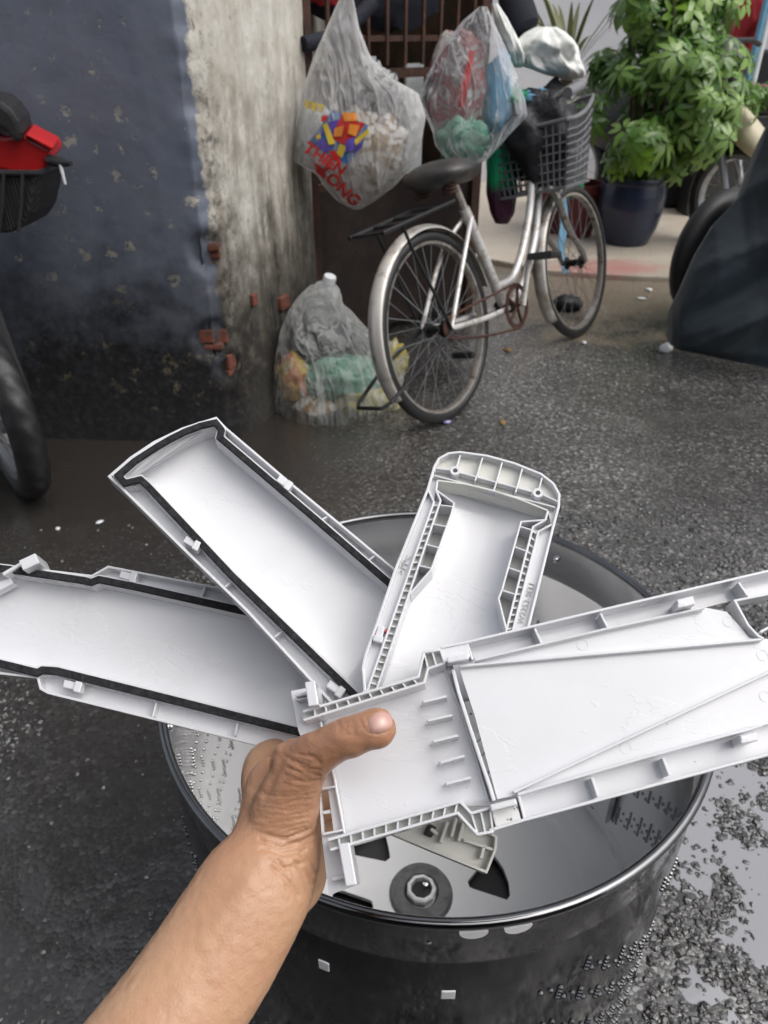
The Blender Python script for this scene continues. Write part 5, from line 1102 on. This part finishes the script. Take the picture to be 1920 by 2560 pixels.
p4.wall([E2(*c) for c in ((1900, 130), (1660, 172), (1492, 205), (1560, 330), (1612, 385), (1640, 398))], -.002, -.013, .0014, 'window_frame'); p4.wall([E2(*c) for c in ((1620, 365), (1700, 320), (1900, 250))], -.002, -.013, .0014, 'window_frame')
for x, y in ((722, 430), (1460, 312), (1632, 482), (940, 950), (1645, 690)): p4.ring(*E2(x, y), 40, 36, -.0058, -.006, 'ejector_mark')
# ---- greyed cover end below the front one
p5 = Pan(985, 1800, .43, .00002, TV, 'greyish plastic cover end showing below the front cover', zD)
p5.plate([(560, 1380), (1000, 1200), (1180, 1340), (1440, 1500), (1432, 1590), (1372, 1742), (1000, 1590), (760, 1490)], -.010, .002, 'tray_floor', 'cream_abs'); p5.wall([(560, 1395), (760, 1490), (1000, 1590), (1372, 1742), (1432, 1590), (1440, 1500), (1180, 1340)], -.002, -.012, .0016, 'outer_lip', 'cream_abs')
for a, b in (((1105, 1395), (1055, 1540)), ((1165, 1370), (1130, 1500)), ((1215, 1400), (1180, 1530)), ((1360, 1550), (1335, 1650)), ((1215, 1520), (1425, 1590))): p5.wall([a, b], -.003, -.011, .0018, 'rib', 'cream_abs')
p5.block(985, 1455, 60, 80, R(25), -.004, -.010, 'socket', 'hub_black'); p5.block(1010, 1462, 60, 26, R(40), -.002, -.008, 'peg', 'cream_abs')

# ================================================================ the arm and hand
def loftE(mb, st, n=28):
    P_ = [at(u, v, d) for u, v, d, a, b in st]; vs, fs = [], []; N = len(st)
    for i in range(N):
        t_ = (P_[min(N - 1, i + 1)] - P_[max(0, i - 1)]).normalized(); vw = (P_[i] - CAMP).normalized(); s = t_.cross(vw).normalized(); b_ = s.cross(t_); d = st[i][2]; k = d / (FPX / K)
        for j in range(n):
            a = 2 * math.pi * j / n; vs.append(P_[i] + s * (math.cos(a) * st[i][3] * k) + b_ * (math.sin(a) * st[i][4] * k))
    for i in range(N - 1):
        for j in range(n): fs.append((i * n + j, i * n + (j + 1) % n, (i + 1) * n + (j + 1) % n, (i + 1) * n + j))
    fs += [tuple(range(n)), tuple((N - 1) * n + j for j in range(n))]
    return mb.add(vs, fs)
def smooth_st(st, m=4):
    A = catmull([V((s[0], s[1], s[2] * 1000)) for s in st], m); B = catmull([V((s[3], s[4], 0)) for s in st], m); return [(a.x, a.y, a.z / 1000, max(2, b.x), max(2, b.y)) for a, b in zip(A, B)]
hm = MB()
for st in ([(60, 2640, .285, 190, 160), (240, 2395, .315, 165, 135), (362, 2215, .332, 143, 112), (458, 2075, .347, 136, 98), (546, 1928, .362, 126, 88), (588, 1850, .374, 106, 86), (604, 1780, .386, 92, 84), (608, 1710, .392, 82, 78), (602, 1668, .402, 62, 60)],
           [(596, 1830, .374, 70, 60), (615, 1755, .374, 74, 60), (634, 1695, .371, 64, 52), (664, 1648, .366, 52, 46), (700, 1619, .361, 46, 41), (738, 1598, .357, 44, 40), (760, 1591, .355, 45, 40), (785, 1580, .3535, 42, 37), (812, 1573, .352, 44, 35), (832, 1568, .352, 40, 30), (846, 1565, .352, 27, 20), (853, 1563, .352, 12, 9)],
           [(585, 1790, .40, 60, 55), (566, 1715, .415, 44, 46), (560, 1668, .432, 38, 42), (572, 1638, .452, 34, 36), (606, 1622, .476, 30, 30), (690, 1600, .50, 27, 27), (760, 1590, .50, 22, 22), (775, 1588, .50, 10, 10)],
           [(600, 1930, .372, 70, 55), (640, 1905, .383, 62, 55), (662, 1862, .390, 50, 52), (660, 1810, .398, 46, 50), (640, 1760, .405, 50, 50)],
           [(640, 1800, .41, 40, 40), (650, 1755, .46, 36, 36), (700, 1720, .49, 32, 32), (780, 1690, .495, 30, 30), (840, 1675, .49, 24, 24), (852, 1672, .49, 10, 10)],
           [(650, 1840, .41, 38, 38), (655, 1800, .46, 34, 34), (705, 1768, .49, 31, 31), (780, 1740, .495, 28, 28), (830, 1725, .49, 23, 23), (842, 1722, .49, 9, 9)],
           [(655, 1870, .41, 34, 34), (662, 1835, .45, 31, 31), (705, 1805, .47, 27, 27), (765, 1780, .475, 24, 24), (800, 1768, .47, 18, 18), (809, 1766, .47, 8, 8)]):
    loftE(hm, smooth_st(st))
for u, v, d, r in ((628, 1646, .372, 46), (748, 1594, .356, 42), (592, 1700, .392, 62), (640, 1760, .385, 56)): hm.ball(at(u, v, d), r * d / (FPX / K), 20, 14)
ho = hm.build('arm_source', 'cap_white'); rm_ = ho.modifiers.new('r', 'REMESH'); rm_.mode = 'VOXEL'; rm_.voxel_size = .0011
sm_ = ho.modifiers.new('s', 'SMOOTH'); sm_.iterations = 15; sm_.factor = .6
dg = bpy.context.evaluated_depsgraph_get(); am = bpy.data.meshes.new_from_object(ho.evaluated_get(dg)); bpy.data.objects.remove(ho)
# creases, tendons and knuckle folds worked into the surface
cre = []
def C6(x, y): return 172.8 + .41667 * x, 1486.2 + .41667 * y
def crease(pts, w_, dep, f=C6): cre.append(([f(*p) for p in pts], w_, dep))
for k, (pts) in enumerate(([(930, 790), (1040, 830), (1150, 800), (1215, 760)], [(950, 830), (1050, 865), (1170, 835)], [(985, 870), (1060, 935), (1180, 900)], [(960, 760), (1060, 790), (1200, 730)], [(1000, 930), (1090, 1010), (1130, 1080)], [(1120, 900), (1180, 960), (1215, 1010)], [(1150, 860), (1200, 900), (1230, 960)], [(1020, 880), (1035, 905), (1050, 940)])): crease(pts, 3.2 if k < 5 else 4, .0011)
for pts in ([(1085, 375), (1160, 420), (1240, 430)], [(1070, 410), (1160, 455), (1240, 455)], [(1060, 350), (1130, 385), (1180, 400)], [(1100, 480), (1190, 490), (1245, 478)], [(1180, 345), (1230, 380), (1250, 400)]): crease(pts, 2.6, .0008)
for x in (385, 400, 418, 438, 455, 340, 360): crease([(x - 4, 700), (x + 8 + (x % 7), 735), (x + 2, 775), (x + 12, 800)], 1.9, .00055, zD)
for pts in ([(500, 690), (520, 740), (560, 780)], [(540, 680), (560, 720), (575, 775), (620, 790), (690, 765)]): crease(pts, 2.2, .0006, zD)
rc = random.Random(4)
for k in range(30):
    y_ = 540 + k * 11; x_ = 880 + rc.uniform(0, 120) + (40 if k > 20 else 0); crease([(x_, y_ - 8 + rc.uniform(-6, 6)), ((x_ + 1225) / 2, y_ + 10 + rc.uniform(-6, 6)), (1225 - rc.uniform(0, 60), y_ - 14 + rc.uniform(-8, 8))], 1.9, .0005)
for k in range(16):
    x_ = 1050 + rc.uniform(0, 120); y_ = 330 + k * 11; crease([(x_, y_), (x_ + 60, y_ + 18), (min(1245, x_ + 130), y_ + 22)], 1.8, .0005)
for k in range(12):
    x_ = 960 + k * 17; crease([(x_, 880 + rc.uniform(0, 60)), (x_ + 40, 960 + rc.uniform(0, 60)), (x_ + 60, 1060 + rc.uniform(0, 60))], 2.0, .0005)
for pts in ([(1060, 290), (1040, 340), (1020, 420), (960, 560)], [(1010, 345), (960, 430), (900, 520)]): crease(pts, 9, .0012)
ridges = [([C6(960, 880), C6(880, 1050), C6(800, 1250), C6(700, 1500)], 24, .0007), ([C6(1060, 300), C6(1110, 280), C6(1180, 262)], 14, .0012), ([C6(860, 1000), C6(760, 1150), C6(640, 1300)], 20, .0006)]
def segd(px, py, L):
    b = 1e9
    for (ax_, ay_), (bx_, by_) in zip(L, L[1:]):
        dx, dy = bx_ - ax_, by_ - ay_; t_ = max(0, min(1, ((px - ax_) * dx + (py - ay_) * dy) / (dx * dx + dy * dy + 1e-9))); e = (px - ax_ - dx * t_) ** 2 + (py - ay_ - dy * t_) ** 2; b = min(b, e)
    return b
boxes = [(min(p[0] for p in L) - 3 * w_, max(p[0] for p in L) + 3 * w_, min(p[1] for p in L) - 3 * w_, max(p[1] for p in L) + 3 * w_, L, w_, d) for L, w_, d in cre] + [(min(p[0] for p in L) - 3 * w_, max(p[0] for p in L) + 3 * w_, min(p[1] for p in L) - 3 * w_, max(p[1] for p in L) + 3 * w_, L, w_, -d) for L, w_, d in ridges]
new = []
for v in am.vertices:
    p = v.co; nn = v.normal; r = p - CAMP; dz = 0
    if nn.dot(r) < 0:
        d = r.dot(FW); u = (960 + FPX * r.x / d) / K; w2 = (1280 - FPX * r.dot(UPV) / d) / K
        for x0, x1, y0, y1, L, w_, dep in boxes:
            if x0 < u < x1 and y0 < w2 < y1: dz -= dep * math.exp(-segd(u, w2, L) / (w_ * w_))
    new.append(p + nn * (dz + .00025 * noise.noise(p * 260) + .0004 * noise.noise(p * 45)))
for v, p in zip(am.vertices, new): v.co = p
am.polygons.foreach_set('use_smooth', [True] * len(am.polygons))
t = NT('skin'); n1 = t.noise(26, 4); n2 = t.noise(9, 3); x, y, z = t.xyz()
c = t.mix(t.mask(n2, .35, .65), (.60, .37, .225), (.53, .305, .18)); c = t.mix(t.math('MULTIPLY', t.mask(n1, .5, .75), .35), c, (.50, .22, .14))
c = t.mix(t.math('MULTIPLY', t.mask(t.noise(70, 4), .52, .7), .3), c, (.40, .19, .11)); c = t.mix(t.math('MULTIPLY', t.mask(x, .0, .045), .35), c, (.50, .16, .10))
c = t.mix(t.math('MULTIPLY', t.mask(z, .70, .79), .55), c, (.36, .155, .09))       # hand browner than the forearm
cr_ = t.math('ADD', t.math('MULTIPLY', t.vor(480, 'DISTANCE_TO_EDGE'), 1.0), t.math('MULTIPLY', t.noise(500, 3), .4)); fold = t.noise(60, 5, .6, vec=t.mapping((1, 1, 4)), dist=1.5)
t.set(color=c, rough=t.ramp(n1, [(.3, (.30,) * 3), (.7, (.45,) * 3)]), sss=.12, spec=.45); t.b.inputs['Subsurface Radius'].default_value = (.9, .35, .18); t.b.inputs['Subsurface Scale'].default_value = .006
b1_ = t.bump(cr_, .26, .0007); t.bump(fold, .2, .0016, prev=b1_)
simple('nail', (.62, .37, .31), .18, c2=(.55, .29, .24), sc=60, coat=.4); am.materials.clear(); am.materials.append(M['skin'])
PE = thing('person', 'bare forearm and hand gripping the white plastic covers', 'person', at(365, 2300, .33))
arm = link('arm', am, None); arm.parent = PE; arm.matrix_parent_inverse = PE.matrix_world.inverted(); arm.matrix_parent_inverse = Matrix.Translation(-PE.location)
from mathutils.bvhtree import BVHTree
bv = BVHTree.FromPolygons([v.co for v in am.vertices], [tuple(p.vertices) for p in am.polygons])
nc = [(796, 1556), (797, 1573), (803, 1584), (820, 1584), (837, 1577), (848, 1566), (848, 1551), (840, 1542), (824, 1537), (808, 1541)]; cu_, cv_ = 822, 1561; vs = []; RN = 7; rows = []
def on_hand(u, v, off):
    r = D(u, v).normalized(); h = bv.ray_cast(CAMP, r)
    return (h[0] + h[1] * off) if h[0] is not None else at(u, v, .35)
vs.append(on_hand(cu_, cv_, .0011))
for i in range(1, RN + 1):
    f = i / RN
    for (u, v) in nc: vs.append(on_hand(lerp(cu_, u, f), lerp(cv_, v, f), .0011 - .0009 * f ** 4))
k = len(nc); fs = [(0, 1 + j, 1 + (j + 1) % k) for j in range(k)] + [(1 + (i - 1) * k + j, 1 + i * k + j, 1 + i * k + (j + 1) % k, 1 + (i - 1) * k + (j + 1) % k) for i in range(1, RN) for j in range(k)]
MB().add(vs, fs).build('thumbnail', 'nail', PE, smooth=True, angle=0)
